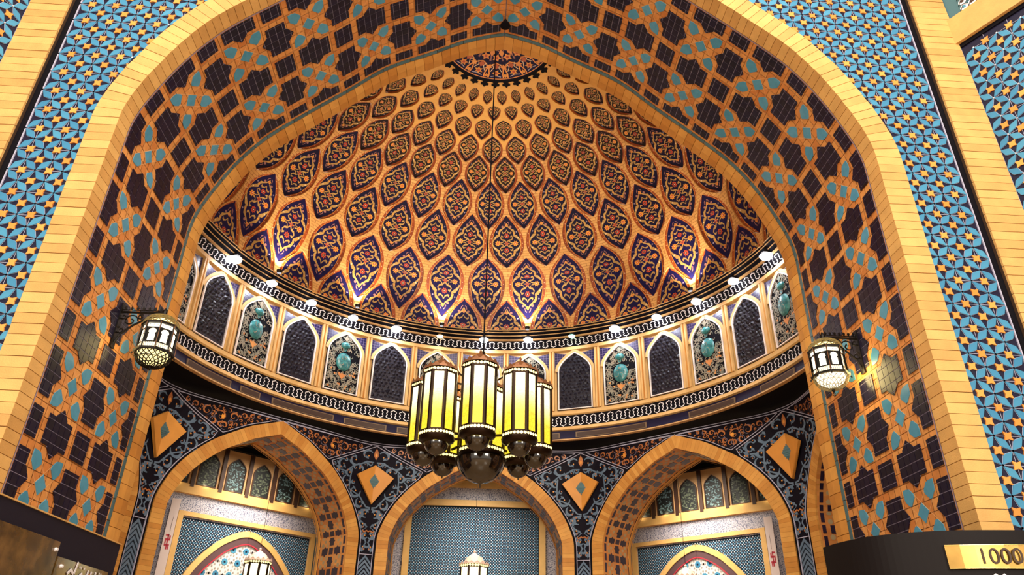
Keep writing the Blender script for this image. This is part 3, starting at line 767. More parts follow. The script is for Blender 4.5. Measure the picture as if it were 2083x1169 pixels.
for k in range(-2, 3):
    mp = fac(k); ulo, uhi = urange(k); b = MB()
    for side in (-1, 1):
        if (side < 0 and ulo > -.1) or (side > 0 and uhi < .1): continue
        for i in range(len(PF.p) - 1):
            x0, z0_ = PF.at(PF.L[i], -.01); x1, z1_ = PF.at(PF.L[i+1], -.01)
            xo = [x0 + (UM + .001 - x0)*j/5 for j in range(6)]; x2 = [x1 + (UM + .001 - x1)*j/5 for j in range(6)]
            for j in range(5): b.face([W(*mp(side*xo[j], z0_, 0)), W(*mp(side*xo[j+1], z0_, 0)), W(*mp(side*x2[j+1], z1_, 0)), W(*mp(side*x2[j], z1_, 0))], M_SPBG)
        zt = PF.at(PF.tot, -.01)[1]
        for j in range(6):
            b.face([W(*mp(side*UM*1.002*j/6, zt, 0)), W(*mp(side*UM*1.002*(j+1)/6, zt, 0)), W(*mp(side*UM*1.002*(j+1)/6, ZT, 0)), W(*mp(side*UM*1.002*j/6, ZT, 0))], M_SPBG)
    w = b.build(NAMES[k], kind='structure'); OCT[k] = w
    # ring bricks and soffit
    for side in (-1, 1):
        if (side < 0 and ulo > -.1) or (side > 0 and uhi < .1): continue
        ds = .0150 if abs(k) < 2 else .0150; sA = PF.s_of_z(-.80); n = int((PF.tot - sA)/ds)
        for i in range(n):
            sa = PF.tot - (i+1)*ds; sb = sa + ds*.97; b = MB()
            q = [PF.at(sa, ROFF), PF.at(sa, -.001), PF.at(sb, -.001), PF.at(sb, ROFF)]; q = [(side*p[0], p[1]) for p in q]
            b.poly(q, mp, .006, -.006, M_BRICKD); b.build('arch_brick', w)
        # ring moulding line, border lines
        b = MB(); b.ribbon([(side*p[0], p[1]) for p in (PF.at(sA + (PF.tot - sA)*j/60, .0045) for j in range(61))], .007, mp, .0035, M_BLACK); b.build('black_arch_line', w)
        # soffit: base + pattern
        def sm(s_, d, h, side=side, mp=mp):
            x, z = PF.at(s_, ROFF - h); return mp(side*x, z, 0, d)
        b = MB(); nn = 44
        for i in range(nn):
            sa = sA + (PF.tot - sA)*i/nn; sb = sA + (PF.tot - sA)*(i+1)/nn; b.poly(rect(sa, sb, -.004, SD), sm, 0, None, M_ORANGE)
            b.poly(rect(sa, sb, SD, SD + .004), sm, .008, None, M_BRICKD)
        b.build('soffit_lining', w)
        b = MB(); b.ribbon([(sA + (PF.tot - sA)*i/nn, SD - .004) for i in range(nn+1)], .012, sm, .004, M_BRICKD, h0=0); b.build('soffit_edge_moulding', w)
        q = .0745 / .2019; stp = .0745; s_ref = PF.tot - .024; kk = 0; A_, B_ = ca/2*q + .001, cb/2*q + .0008; c1_, c2_ = .049, .049 + .0745
        mo = MB()
        while s_ref - kk*stp > PF.s_of_z(-.78):
            s0 = s_ref - kk*stp
            for cc in (c1_, c2_):
                dd = 1/sqrt(2)
                for sx, sy in ((1,1),(1,-1),(-1,1),(-1,-1),(0,0)):
                    r_ = .0085 if sx else .0075; mo.poly(circ(s0 + sx*.0148, cc + sy*.0148, r_, 6, None, pi/4 if sx else 0), sm, .0006, None, M_FARMO if kk % 2 else M_FARMO)
            for (cs, cc, hs, hd, pt) in ((s0, (c1_+c2_)/2, A_, B_, 'd'), (s0 - stp/2, (c1_+c2_)/2, B_, B_, ''), (s0 - stp/2, c1_, B_, A_, 's'), (s0 - stp/2, c2_, B_, A_, 's'), (s0, c1_ - .0372, A_, .0055, ''), (s0, c2_ + .0372, A_, .0055, ''), (s0 - stp/2, c1_ - .0372, B_, .0055, ''), (s0 - stp/2, c2_ + .0372, B_, .0055, '')):
                if pt == 'd': pts = [(cs-hs, cc-hd), (cs-.006, cc-hd), (cs, cc-hd-.007), (cs+.006, cc-hd), (cs+hs, cc-hd), (cs+hs, cc+hd), (cs+.006, cc+hd), (cs, cc+hd+.007), (cs-.006, cc+hd), (cs-hs, cc+hd)]
                elif pt == 's': pts = [(cs-hs, cc-hd), (cs+hs, cc-hd), (cs+hs, cc-.006), (cs+hs+.007, cc), (cs+hs, cc+.006), (cs+hs, cc+hd), (cs-hs, cc+hd), (cs-hs, cc+.006), (cs-hs-.007, cc), (cs-hs, cc-.006)]
                else: pts = rect(cs-hs, cs+hs, cc-hd, cc+hd)
                if max(p[0] for p in pts) > PF.tot: continue
                t_ = MB(); t_.poly(pts, sm, .0010, 0, M_FARDK); t_.build('dark_tile', w)
            kk += 1
        mo.build('motif_tiles', w, kind='stuff')
# top moulding lines of the octagon
for k in range(-2, 3):
    mp = fac(k); ulo, uhi = urange(k); b = MB()
    for z in (ZT - .004, ZT - .012): b.ribbon([(ulo + (uhi - ulo)*j/24, z) for j in range(25)], .0018, mp, .003, M_GROUT)
    b.build('white_border_line', OCT[k])
# spandrels: blue shields at the corners, copper triangles over the arches
def spiral(cx, cz, r, a0, turn, n=16, decay=.80):
    return [(cx + r*(1 - decay*t/n)*cos(a0 + turn*t/n), cz + r*(1 - decay*t/n)*sin(a0 + turn*t/n)) for t in range(n + 1)]
for kc in range(-2, 2):
    fa, fb = fac(kc), fac(kc + 1)
    def cm(c, z, h, fa=fa, fb=fb): return fa(UM + c, z, h) if c < 0 else fb(c - UM, z, h)
    par = OCT[kc + 1] if kc + 1 <= 0 else OCT[kc]
    def cur(z, o=.009): return UM - PF.x_of_z(z, 0) - o
    zs_ = [-.262 - i*(.572 - .262)/16 for i in range(17)]
    # outline
    half = [(0, -.166), (.05, -.190), (.10, -.2145), (.15, -.239), (.188, -.258)] + [(min(.188, cur(z)), z) for z in zs_[1:]]
    b = MB()
    for sg in (1, -1): b.ribbon([(sg*x, z) for x, z in half], .0022, cm, .004, M_GROUT, h0=0)
    xb = half[-1][0]; b.ribbon([(-xb, -.572), (xb, -.572)], .0022, cm, .004, M_GROUT, h0=0)
    for sg in (1, -1): b.ribbon([(sg*xb, -.572), (sg*xb, -1.1)], .0022, cm, .004, M_GROUT, h0=0)
    b.build('shield_outline', par)
    b = MB()
    for sg in (1, -1):
        tri = [(.022, -.1655), (.062, -.186), (.11, -.2095), (.16, -.234), (.205, -.2565)]
        b.ribbon([(sg*x, z) for x, z in tri], .002, cm, .004, M_GROUT)
        zz = [-.2565 + i*(.2565 - .1665)/12 for i in range(13)]
        b.ribbon([(sg*.205, -.2565)] + [(sg*(max(.207, cur(z, .013)) if z < -.176 else UM - .05*(z+.1665)/(-.0095) - .0), z) for z in zz[1:-1]] + [(sg*(UM - .002), -.1665)], .002, cm, .004, M_GROUT)
        b.ribbon([(sg*.022, -.1655), (sg*(UM - .002), -.1655)], .002, cm, .004, M_GROUT)
    b.build('triangle_outline', par)
    # kite
    b = MB(); kt = [(0, -.243), (-.078, -.290), (0, -.392), (.078, -.290)]
    ck = lambda c, z, h, cm=cm: cm(c, z, h + .145*abs(c))
    b.poly(kt, ck, .010, 0, M_KITE); b.ribbon([(p[0]*.93, -.31 + (p[1] + .31)*.93) for p in kt], .0012, ck, .0106, M_BRICKD, closed=True); ko = b.build('kite_panel', par)
    b = MB(); st = .0050
    for row, n_ in ((-4, 1), (-3, 2), (-2, 3), (-1, 4), (0, 5), (1, 4), (2, 3), (3, 2), (4, 1)):
        w_ = (n_ - .5)*st*1.0; b.poly(rect(-w_, w_, -.306 + row*st*1.15 - st*.6, -.306 + row*st*1.15 + st*.6), ck, .0116, .010, M_TEAL)
    b.poly(circ(0, -.306, .003, 8), ck, .0124, None, M_BLACK); b.build('stepped_teal_star', ko)
    # blue scrollwork
    b = MB()
    SC = [(.035, -.207, .024, 2.6, -5.5), (.088, -.232, .024, 3.6, 6.0), (.140, -.262, .022, 2.0, -6.0), (.107, -.285, .016, 4.2, 5.5), (.118, -.322, .024, 1.2, -6.2), (.074, -.350, .026, 3.0, 6.2), (.045, -.392, .020, 1.0, -6), (.052, -.430, .014, 2.4, 6), (.020, -.425, .017, 4.4, 6), (.030, -.468, .014, 1.2, -6), (.016, -.505, .014, 3.6, 6), (.014, -.548, .012, .8, -6), (.160, -.285, .012, 1, 5), (.060, -.262, .013, 4, -5)]
    orange = M_PETAL
    for (x, z, r, a0, tn) in SC:
        if x + r*.8 > cur(z) and z < -.262: x = max(cur(z) - r*.9, .008)
        for sg in (1, -1):
            p = spiral(x, z, r, a0, tn); w_ = [.0030 + .0066*sin(pi*min(1, t/10.)) for t in range(len(p))]
            b.ribbon([(sg*q[0], q[1]) for q in p], w_, cm, .0026, M_SCB)
            q = p[5]; b.poly([(sg*(q[0] - .004), q[1] - .009), (sg*(q[0] + .008), q[1] - .003), (sg*(q[0] + .012), q[1] + .007), (sg*(q[0] + .001), q[1] + .004)], cm, .0029, None, M_SCB)
            q = p[11]; b.poly([(sg*(q[0] + .003), q[1] + .008), (sg*(q[0] - .008), q[1] + .005), (sg*(q[0] - .010), q[1] - .004), (sg*(q[0]), q[1] - .001)], cm, .0029, None, M_SCB)
            q = p[8]; b.poly(circ(sg*q[0], q[1], .0032, 6), cm, .0036, None, M_SCO); b.poly(circ(sg*p[-1][0], p[-1][1], .0028, 6), cm, .0036, None, M_PETAL)
    rq = random.Random(3); used = [(q[0], q[1], q[2]) for q in SC]; tr = 0
    while tr < 700:
        tr += 1; z = rq.uniform(-.555, -.19); x = rq.uniform(.010, .18); r = rq.uniform(.008, .012)
        lim = (.19*(-.175 - z)/.085 if z > -.262 else cur(z)) - r*1.0
        if x > lim or x < r*.9: continue
        if z > -.40 and z < -.236 and x < (.078*(-.236 - z)/.05 if z > -.29 else .078*(z + .40)/.11) + r: continue
        if any(math.dist((x, z), (q[0], q[1])) < (r + q[2])*.88 for q in used): continue
        used.append((x, z, r)); SC.append((x, z, r, rq.uniform(0, 6), rq.choice((5.5, -5.5))))
        for sg in (1, -1):
            p = spiral(x, z, r, SC[-1][3], SC[-1][4]); b.ribbon([(sg*q[0], q[1]) for q in p], [.0022 + .0036*sin(pi*min(1, t/10.)) for t in range(len(p))], cm, .0025, M_SCB); b.poly(circ(sg*p[-1][0], p[-1][1], .0022, 5), cm, .0034, None, M_SCO)
    lk = [(.006, -.232), (.035, -.231), (.060, -.246), (.088, -.256), (.12, -.284), (.145, -.283)], [(.094, -.268), (.098, -.300), (.098, -.346), (.050, -.366), (.020, -.402), (.003, -.405)], [(.003, -.41), (.036, -.414), (.044, -.45), (.006, -.475), (.03, -.49), (.004, -.53), (.026, -.56)]
    for L_ in lk:
        for sg in (1, -1): b.ribbon([(sg*min(q[0], cur(q[1]) - .004 if q[1] < -.262 else 9), q[1]) for q in L_], .0056, cm, .0024, M_SCB)
    b.poly([(0, -.175), (-.008, -.190), (-.010, -.205), (0, -.222), (.010, -.205), (.008, -.190)], cm, .004, None, M_SCO); b.poly(circ(0, -.203, .005, 8, .007), cm, .0046, None, M_PETAL)
    b.ribbon([(-.022, -.487), (-.018, -.494), (-.006, -.488), (0, -.492), (.006, -.488), (.018, -.494), (.022, -.487)], .005, cm, .0046, M_SCO)
    b.build('blue_scrollwork', par, kind='stuff')
    # copper scrollwork over the arches
    b = MB()
    SC = [(.070, -.177, .009, 2, 6), (.098, -.186, .012, 3, -6), (.140, -.196, .017, 1, 6.2), (.188, -.203, .020, 2.5, -6.2), (.232, -.196, .016, 0, 6.2), (.205, -.232, .013, 3, -6), (.192, -.232, .010, 1, 6), (.268, -.184, .010, 2, -6), (.296, -.178, .008, 1, 6), (.320, -.174, .006, 1, 6), (.350, -.172, .004, 1, 6), (.165, -.222, .012, 4, 6), (.225, -.217, .009, 4, 6)]
    for (x, z, r, a0, tn) in SC:
        for sg in (1, -1):
            p = spiral(x, z, r, a0, tn); b.ribbon([(sg*q[0], q[1]) for q in p], [.0018 + .0042*sin(pi*min(1, t/10.)) for t in range(len(p))], cm, .0026, M_SCO)
            p = spiral(x, z, r*1.15, a0 + 2, -4.5, 12, .3); b.ribbon([(sg*q[0], q[1]) for q in p], .0012, cm, .0022, M_GROUTD)
            q = p[4]; b.poly([(sg*(q[0] - .003), q[1] - .005), (sg*(q[0] + .006), q[1] - .001), (sg*(q[0] + .003), q[1] + .005)], cm, .003, None, M_SCO)
    used = [(q[0], q[1], q[2]) for q in SC]; tr = 0
    while tr < 600:
        tr += 1; z = rq.uniform(-.245, -.170); x = rq.uniform(.05, .385); r = rq.uniform(.0045, .009)
        if z + r > -.168 or x - r < .022 + (-.1655 - z)*2.02: continue
        if x + r > (cur(z, .016) if z < -.176 else .385): continue
        if any(math.dist((x, z), (q[0], q[1])) < (r + q[2])*.9 for q in used): continue
        used.append((x, z, r)); a0, tn = rq.uniform(0, 6), rq.choice((5.5, -5.5))
        for sg in (1, -1):
            p = spiral(x, z, r, a0, tn); b.ribbon([(sg*q[0], q[1]) for q in p], [.0013 + .0026*sin(pi*min(1, t/10.)) for t in range(len(p))], cm, .0025, M_SCO)
    for sg in (1, -1): b.poly(star(sg*.195, -.203, .010, .005, 6), cm, .0036, None, M_PETAL)
    b.build('copper_scrollwork', par, kind='stuff')
    # chevrons down the column
    z = -.580
    hw = xb - .003
    while z > -.95:
        b = MB(); b.poly([(-hw, z - .020), (0, z + .006), (hw, z - .020), (hw, z - .030), (0, z - .004), (-hw, z - .030)], cm, .003, 0, M_SCB if True else M_BLACK); b.build('chevron_strip', par); z -= .0165
# ------------------------------------------------------------------ rooms seen through the three back arches
def plane(k, n0):
    a = k*pi/4; n = (sin(a), cos(a)); t = (cos(a), -sin(a))
    return lambda u, z, h: (n[0]*(n0 - h) + t[0]*u, n[1]*(n0 - h) + t[1]*u, z)
M_MOS = mat('grey_lilac_mosaic', '#a9a0ab', rough=.5)
def mosaic(m, s, c1, c2, c3):
    nt = m.node_tree; b = nt.nodes['Principled BSDF']; tc = nt.nodes.new('ShaderNodeTexCoord'); v = nt.nodes.new('ShaderNodeTexNoise'); v.inputs['Scale'].default_value = s; v.inputs['Detail'].default_value = 1.5
    r = nt.nodes.new('ShaderNodeValToRGB'); r.color_ramp.interpolation = 'CONSTANT'; e = r.color_ramp.elements; e[0].position = 0; e[0].color = sr(c1); e[1].position = .46; e[1].color = sr(c2); x = e.new(.56); x.color = sr(c3)
    nt.links.new(tc.outputs['Object'], v.inputs['Vector']); nt.links.new(v.outputs['Fac'], r.inputs[0]); nt.links.new(r.outputs[0], b.inputs['Base Color'])
mosaic(M_MOS, 42, '#565a78', '#d0ccd4', '#8f90a4')
M_LAT = mat('petrol_lattice_ground', '#16293e', rough=.7, spec=.1); M_LATL = mat('pale_blue_lattice', '#7da3c0', '#668fb0', rough=.7, spec=.1)
M_BEI = mat('beige_plaster', '#d8ab78', '#d0a26e', rough=.7, noise=.05, nscale=2); M_PINK = mat('banner_cloth', '#dccbc9', rough=.8); M_RED = mat('banner_red', '#b3233a', rough=.7)
M_FRAME = mat('honey_frame', '#e8bd78', '#deae66', rough=.6, noise=.08, nscale=4)
M_WARMSTAR = mat('white_star_tile_ground', '#d6cfd2', rough=.4); M_GREYT = mat('grey_kite_tile', '#9a9490', rough=.5)
def lattice(mp, u0, u1, z0_, z1_, stp, excl=None):
    b = MB(); i = 0
    nu = int((u1 - u0)/stp); nz = int((z1_ - z0_)/stp)
    for i in range(nu + 1):
        for j in range(nz + 1):
            for o in (0, .5):
                u, z = u0 + (i + o)*stp, z0_ + (j + o)*stp
                if u > u1 or z > z1_ or (excl and excl(u, z)): continue
                r = stp*(.20 if o else .36); b.poly([(u - r, z), (u, z - r), (u + r, z), (u, z + r)], mp, .0012, None, M_WHITE if o else M_LATL)
    return b
for k in (-1, 1):
    s = -k       # u mirrored for the right room
    base = plane(k, 1.6)
    def mp(u, z, h, s=s, base=base): return base(s*u, z, h)
    nm = 'left' if k < 0 else 'right'
    b = MB(); b.poly(rect(-.45, .75, -1.2667, -.10), mp, 0, None, M_MOS); w = b.build('wall_%s_room' % nm, kind='structure')
    b = MB(); b.poly(rect(-.45, .75, -.345, -.100), mp, .004, 0, M_BEI); b.build('clerestory_board', w)
    b = MB(); b.poly(rect(-.45, .75, -.343, -.306), mp, .012, 0, M_FRAME); b.build('honey_beam', w)
    b = MB(); b.poly(rect(-.45, .75, -.136, -.06), mp, .03, 0, M_BLACK); b.build('dark_header', w)
    for i in range(-2, 6):
        uc = .04 + i*.12
        b = MB(); b.poly(rect(uc + .052, uc + .068, -.315, -.136), mp, .014, 0, M_DARKBR); b.build('timber_slat', w)
        ap = [(uc + x*.040/.071, -.302 + z*.136/.249) for x, z in warch(WH, .0, ZSP, ZAP)]
        b = MB(); b.poly(ap, mp, .006, 0, mat('relief_ground', '#0e1416', rough=.5)); wd = b.build('clerestory_window', w)
        b = MB(); b.ribbon(ap, .004, mp, .010, M_DARKBR, closed=True, h0=0); b.build('window_frame', wd)
        b = MB(); rr = random.Random(i)
        mrel = mat('green_grey_relief', '#7f9aa0', '#55707a', rough=.3, coat=.3) if i % 2 else mat('olive_relief', '#6d7664', '#4c5648', rough=.35, coat=.2)
        for j in range(110):
            x = rr.uniform(-.062, .062); z = rr.uniform(.01, .235)
            if inside_w(x, z, .010):
                a = rr.uniform(0, 3); cx, cz = uc + x*.040/.071, -.302 + z*.136/.249
                b.poly(circ(cx, cz, rr.uniform(.0034, .0050), 5, rr.uniform(.0022, .0034), a), mp, .0075, None, mrel)
        b.build('relief_pattern', wd, kind='stuff')
        light('clerestory_uplight', 'POINT', W(*mp(uc, -.297, .02)), .9, (1., .85, .5), .02)
    b = MB(); fr = [(-.036, -1.2), (-.036, -.418), (.576, -.418), (.576, -1.2)]
    b.ribbon(fr, .027, mp, .012, M_FRAME, h0=0); b.build('honey_frame', w)
    b = MB(); b.poly(rect(.59, .75, -1.2, -.42), mp, .002, 0, mat('blue_grey_panel', '#6f8288', rough=.5)); b.build('blue_grey_panel', w)
    b = MB(); b.poly(rect(-.024, .562, -1.2, -.432), mp, -.000, None, M_LAT); b.v = [tuple(v) for v in b.v]
    PA = Prof([.265, .255, .245, .238, .236, .240, .245, .252, .256], -.70, -1.2, 40)   # inner blind arch
    exc = lambda u, z: abs(u - .27) < PA.x_of_z(z, 0) and z < PA.p[-1][1]
    b = MB(); b.poly(rect(-.024, .562, -1.2, -.432), mp, .001, None, M_LAT); b.build('lattice_ground', w)
    lattice(lambda u, z, h, mp=mp: mp(u, z, h + .001), -.020, .560, -.72, -.438, .0125, exc).build('lattice_tiles', w, kind='stuff')
    for off, wd_, hh, m_, nm_ in ((-.012, .023, .010, M_FRAME, 'honey_arch'), (-.036, .028, .006, mat('mauve_arch_moulding', '#5a4348', rough=.4), 'mauve_arch'), (-.052, .004, .009, M_RED, 'red_arch_line')):
        b = MB()
        for sg in (1, -1): b.ribbon([(.27 + sg*p[0], p[1]) for p in (PA.at(PA.tot*.55 + PA.tot*.45*j/30, off) for j in range(31))], wd_, mp, hh, m_, h0=0)
        b.build(nm_, w)
    b = MB()
    pts = [(.27 + p[0], p[1]) for p in (PA.at(PA.tot*.5 + PA.tot*.5*j/20, -.05) for j in range(21))]; pts = pts + [(.54 - q[0], q[1]) for q in pts[::-1][1:]]
    b.poly(pts, mp, .003, 0, M_WARMSTAR); gp = b.build('star_tile_tympanum', w)
    b = MB()
    for j in range(6):
        for i in range(-5, 6):
            cu, cz = .27 + i*.0565 + (.028 if j % 2 else 0), -.524 - j*.0485
            if abs(cu - .27) > PA.x_of_z(cz, -.075): continue
            b.poly(star(cu, cz, .0145, .0115, 10), mp, .0045, .003, M_BLUE); b.poly(star(cu, cz, .006, .003, 8), mp, .005, None, M_NAVY2)
            for t in range(10):
                a = 2*pi*t/10; b.poly(circ(cu + .0215*cos(a), cz + .0215*sin(a), .0042, 5, .0042, a), mp, .0040, None, M_GREYT)
            for sx in (-1, 1): b.poly([(cu + sx*.028 - .003, cz), (cu + sx*.028, cz - .006), (cu + sx*.028 + .003, cz), (cu + sx*.028, cz + .006)], mp, .0045, None, M_BLACK)
    b.build('rosette_tiles', gp, kind='stuff')
    # banner
    b = MB(); b.poly(rect(-.086, -.052, -.95, -.372), mp, .020, .018, M_PINK)
    for (x0, x1, z0_, z1_) in ((-.079, -.059, -.528, -.521), (-.071, -.066, -.560, -.505), (-.079, -.074, -.540, -.528), (-.064, -.059, -.521, -.509), (-.079, -.059, -.548, -.541), (-.079, -.066, -.512, -.506), (-.064, -.060, -.560, -.548)):
        b.poly(rect(x0, x1, z0_, z1_), mp, .0206, None, M_RED)
    b.ribbon([(-.066, -.44), (-.068, -.47), (-.067, -.495)], .0012, mp, .0206, M_DARKBR)
    tagd = ('tall pale pink banner with red characters beside the %s room\'s yellow frame' % nm)
    b.build('hanging_banner', None, label=tagd, cat='banner', group='banners in the side rooms')
    # ceiling and reveals
    b = MB(); q = plane(k, 0)
    b.poly(rect(-.75, .75, -1.6, -1.165), lambda u, v, h, k=k: plane(k, -v)(u, -.115, 0), 0, None, M_BLACK); b.build('room_ceiling', w)
k = 0; base = plane(0, 1.8)
b = MB(); b.poly(rect(-.7, .7, -1.2667, -.02), base, 0, None, M_MOS); w = b.build('wall_middle_room', kind='structure')
b = MB(); b.poly(rect(-.31, .31, -1.2, -.212), base, .001, None, M_LAT); b.build('lattice_ground', w)
lattice(lambda u, z, h: base(u, z, h + .001), -.305, .308, -.66, -.216, .0135).build('lattice_tiles', w, kind='stuff')
for nm_, r_ in (('honey_beam', rect(-.341, .341, -.212, -.183)), ('honey_post', rect(-.341, -.31, -1.2, -.212)), ('honey_post', rect(.31, .341, -1.2, -.212)), ('honey_beam', rect(-.7, .7, -.122, -.088)), ('outer_honey_post', rect(-.46, -.405, -1.2, -.12)), ('outer_honey_post', rect(.405, .46, -1.2, -.12))):
    b = MB(); b.poly(r_, base, .014, 0, M_FRAME); b.build(nm_, w)
b = MB(); b.poly(rect(-.7, .7, -.088, .05), base, .03, 0, M_BLACK); b.build('dark_header', w)
b = MB(); b.poly(rect(-.8, .8, -1.8, -1.165), lambda u, v, h: (u, -v, -.06), 0, None, M_BLACK); b.build('room_ceiling', w)
for k, n0, u0 in ((-1, 1.36, .22), (1, 1.36, -.22), (0, 1.42, 0)):  # unseen area lights, added to brighten the rooms
    light('room_fill_light', 'AREA', W(*plane(k, n0)(u0, -.17 if k else -.12, 0)), 70, (1., .88, .72), 1.4, W(*plane(k, 1.62 if k else 1.8)(u0, -.66, 0))).data.spread = radians(95)
for k in (-2, 2):  # backing walls added to cover the open view behind the side arches
    b = MB(); b.poly(rect(-.6, .6, -1.2667, -.08), plane(k, 1.45), 0, None, M_MOS); b.build('wall_%s_passage' % ('left' if k < 0 else 'right'), kind='structure')
# floor
b = MB(); b.box(-4, 4, -5, 4, -1.30, -1.2667, mat('polished_stone_floor', '#b99a74', '#b99a74', rough=.25, noise=.1, nscale=1)); b.build('floor', kind='structure')
# @@THINGS
# ------------------------------------------------------------------ things
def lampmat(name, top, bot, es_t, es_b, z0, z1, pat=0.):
    """lit frosted glass: no bulb inside; the glow is painted into the emission, weaker toward the bottom"""
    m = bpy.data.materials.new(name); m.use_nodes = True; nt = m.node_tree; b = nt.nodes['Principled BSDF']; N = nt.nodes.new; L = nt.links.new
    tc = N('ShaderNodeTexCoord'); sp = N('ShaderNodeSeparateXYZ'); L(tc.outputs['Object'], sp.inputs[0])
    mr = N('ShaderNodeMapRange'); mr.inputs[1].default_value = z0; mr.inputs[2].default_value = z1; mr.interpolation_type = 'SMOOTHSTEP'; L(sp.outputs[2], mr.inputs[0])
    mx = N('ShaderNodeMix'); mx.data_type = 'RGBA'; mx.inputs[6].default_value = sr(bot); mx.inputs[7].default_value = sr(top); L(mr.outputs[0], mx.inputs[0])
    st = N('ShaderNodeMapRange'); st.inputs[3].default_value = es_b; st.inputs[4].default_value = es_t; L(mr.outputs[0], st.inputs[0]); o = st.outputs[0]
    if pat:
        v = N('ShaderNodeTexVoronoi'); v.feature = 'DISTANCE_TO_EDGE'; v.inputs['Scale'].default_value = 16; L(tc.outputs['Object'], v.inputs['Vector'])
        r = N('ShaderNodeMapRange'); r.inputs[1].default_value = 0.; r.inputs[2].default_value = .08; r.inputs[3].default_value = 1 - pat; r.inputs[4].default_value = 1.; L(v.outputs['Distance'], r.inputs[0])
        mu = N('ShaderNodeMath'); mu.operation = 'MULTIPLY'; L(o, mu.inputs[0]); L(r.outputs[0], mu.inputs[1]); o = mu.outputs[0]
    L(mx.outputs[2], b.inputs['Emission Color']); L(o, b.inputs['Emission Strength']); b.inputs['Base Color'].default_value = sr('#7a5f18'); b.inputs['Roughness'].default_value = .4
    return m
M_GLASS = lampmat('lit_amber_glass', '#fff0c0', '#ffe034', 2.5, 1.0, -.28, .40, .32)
M_GLASS2 = lampmat('lit_warm_glass', '#fff0c8', '#ffd878', 2.2, 1.3, -.5, .2)
M_BEAD = mat('lit_bead', '#fff0b0', rough=.5, emit='#ffe9a0', es=1.3)
M_LITW = mat('lit_white_glass', '#fffbe8', rough=.5, emit='#fff4d2', es=1.6)
M_CAP = mat('copper_cap', '#8a5a38', '#7a4d30', rough=.45, metal=.4)
M_GLB = mat('smoked_brown_glass', '#160d07', rough=.08, spec=.8, coat=.6)
M_WCAP = mat('pale_pink_cap', '#d8b8a8', rough=.5)
def lantern_meshes(R, H, seg=8, bowl=.19, beads=4, cap=.16, capm=None, wide=1.0):
    out = {}; ph = pi/seg
    def pt(r, i, z): a = ph + 2*pi*i/seg; return (r*cos(a), r*sin(a), z)
    b = MB()
    for (z0_, z1_, r_) in ((-H/2 - .06, -H/2 + .035, R*1.02), (H/2 - .035, H/2 + .06, R*1.02)):
        b.lathe([(r_, z0_), (r_, z1_), (r_*.93, z1_), (r_*.93, z0_), (r_, z0_)], (0, 0, 0), M_BRONZE, seg, conv=False, phase=ph)
    for i in range(seg):
        p = pt(R, i, 0); a = atan2(p[1], p[0]); w_ = .028
        t = (-sin(a)*w_, cos(a)*w_); o = (cos(a)*.014, sin(a)*.014)
        q = [(p[0]+t[0]-o[0], p[1]+t[1]-o[1]), (p[0]+t[0]+o[0]*.4, p[1]+t[1]+o[1]*.4), (p[0]+o[0], p[1]+o[1]), (p[0]-t[0]+o[0]*.4, p[1]-t[1]+o[1]*.4), (p[0]-t[0]-o[0], p[1]-t[1]-o[1])]
        for k in range(4): b.face([(*q[k], -H/2), (*q[k+1], -H/2), (*q[k+1], H/2), (*q[k], H/2)], M_BRONZE)
    out['frame'] = b.mesh('lantern')
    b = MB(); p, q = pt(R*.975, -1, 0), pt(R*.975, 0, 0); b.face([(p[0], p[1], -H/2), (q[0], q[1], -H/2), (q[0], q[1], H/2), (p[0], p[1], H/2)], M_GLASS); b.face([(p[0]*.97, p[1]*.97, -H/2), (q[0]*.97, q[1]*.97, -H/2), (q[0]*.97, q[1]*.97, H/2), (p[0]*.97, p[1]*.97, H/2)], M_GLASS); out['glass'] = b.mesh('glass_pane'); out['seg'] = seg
    b = MB()
    for zc in (-H/2 - .012, H/2 + .012):
        for i in range(seg):
            p, q = pt(R*1.035, i, zc), pt(R*1.035, i+1, zc)
            for k in range(beads):
                t = (k + .5)/beads; c = Vector(p).lerp(Vector(q), t); e = (Vector(q) - Vector(p)).normalized(); r = .45*(Vector(q) - Vector(p)).length/beads
                b.face([tuple(c + e*r*cos(2*pi*n/8) + Vector((0, 0, r*sin(2*pi*n/8)))) for n in range(8)], M_BEAD)
    out['beads'] = b.mesh('lit_beads')
    b = MB(); cm_ = capm or M_CAP
    b.lathe([(R*1.08, H/2 + .04), (R*1.06, H/2 + .075), (R*.80, H/2 + .09), (R*.55, H/2 + .05 + cap*.8), (R*.22, H/2 + .05 + cap*1.15), (R*.06, H/2 + .05 + cap*1.35), (R*.10, H/2 + .05 + cap*1.5), (.0, H/2 + .05 + cap*1.75)], (0, 0, 0), cm_, 16, conv=False)
    for i in range(seg*2):   # scalloped crest
        a0, a1 = ph + pi*i/seg, ph + pi*(i+1)/seg; am = (a0 + a1)/2; r = R*1.06
        b.face([(r*cos(a0), r*sin(a0), H/2 + .05), (r*cos(a1), r*sin(a1), H/2 + .05), (r*.98*cos(am + .08), r*.98*sin(am + .08), H/2 + .10), (r*.98*cos(am), r*.98*sin(am), H/2 + .12), (r*.98*cos(am - .08), r*.98*sin(am - .08), H/2 + .10)], cm_)
    out['cap'] = b.mesh('lantern_cap')
    b = MB()
    b.lathe([(R*1.02, -H/2 - .05), (R*.98, -H/2 - .10), (R*.80, -H/2 - .12), (bowl*1.06, -H/2 - .13)], (0, 0, 0), M_BRONZE, 16, conv=False)
    n = 8; b.lathe([(bowl*cos(pi/2*k/n), -H/2 - .13 - bowl*.95*sin(pi/2*k/n)) for k in range(n)] + [(.012, -H/2 - .13 - bowl*.97), (.012, -H/2 - .13 - bowl*1.12), (0, -H/2 - .13 - bowl*1.16)], (0, 0, 0), M_GLB, 20, conv=False)
    me = b.mesh('lantern_bowl'); me.polygons.foreach_set('use_smooth', [True]*len(me.polygons)); out['bowl'] = me
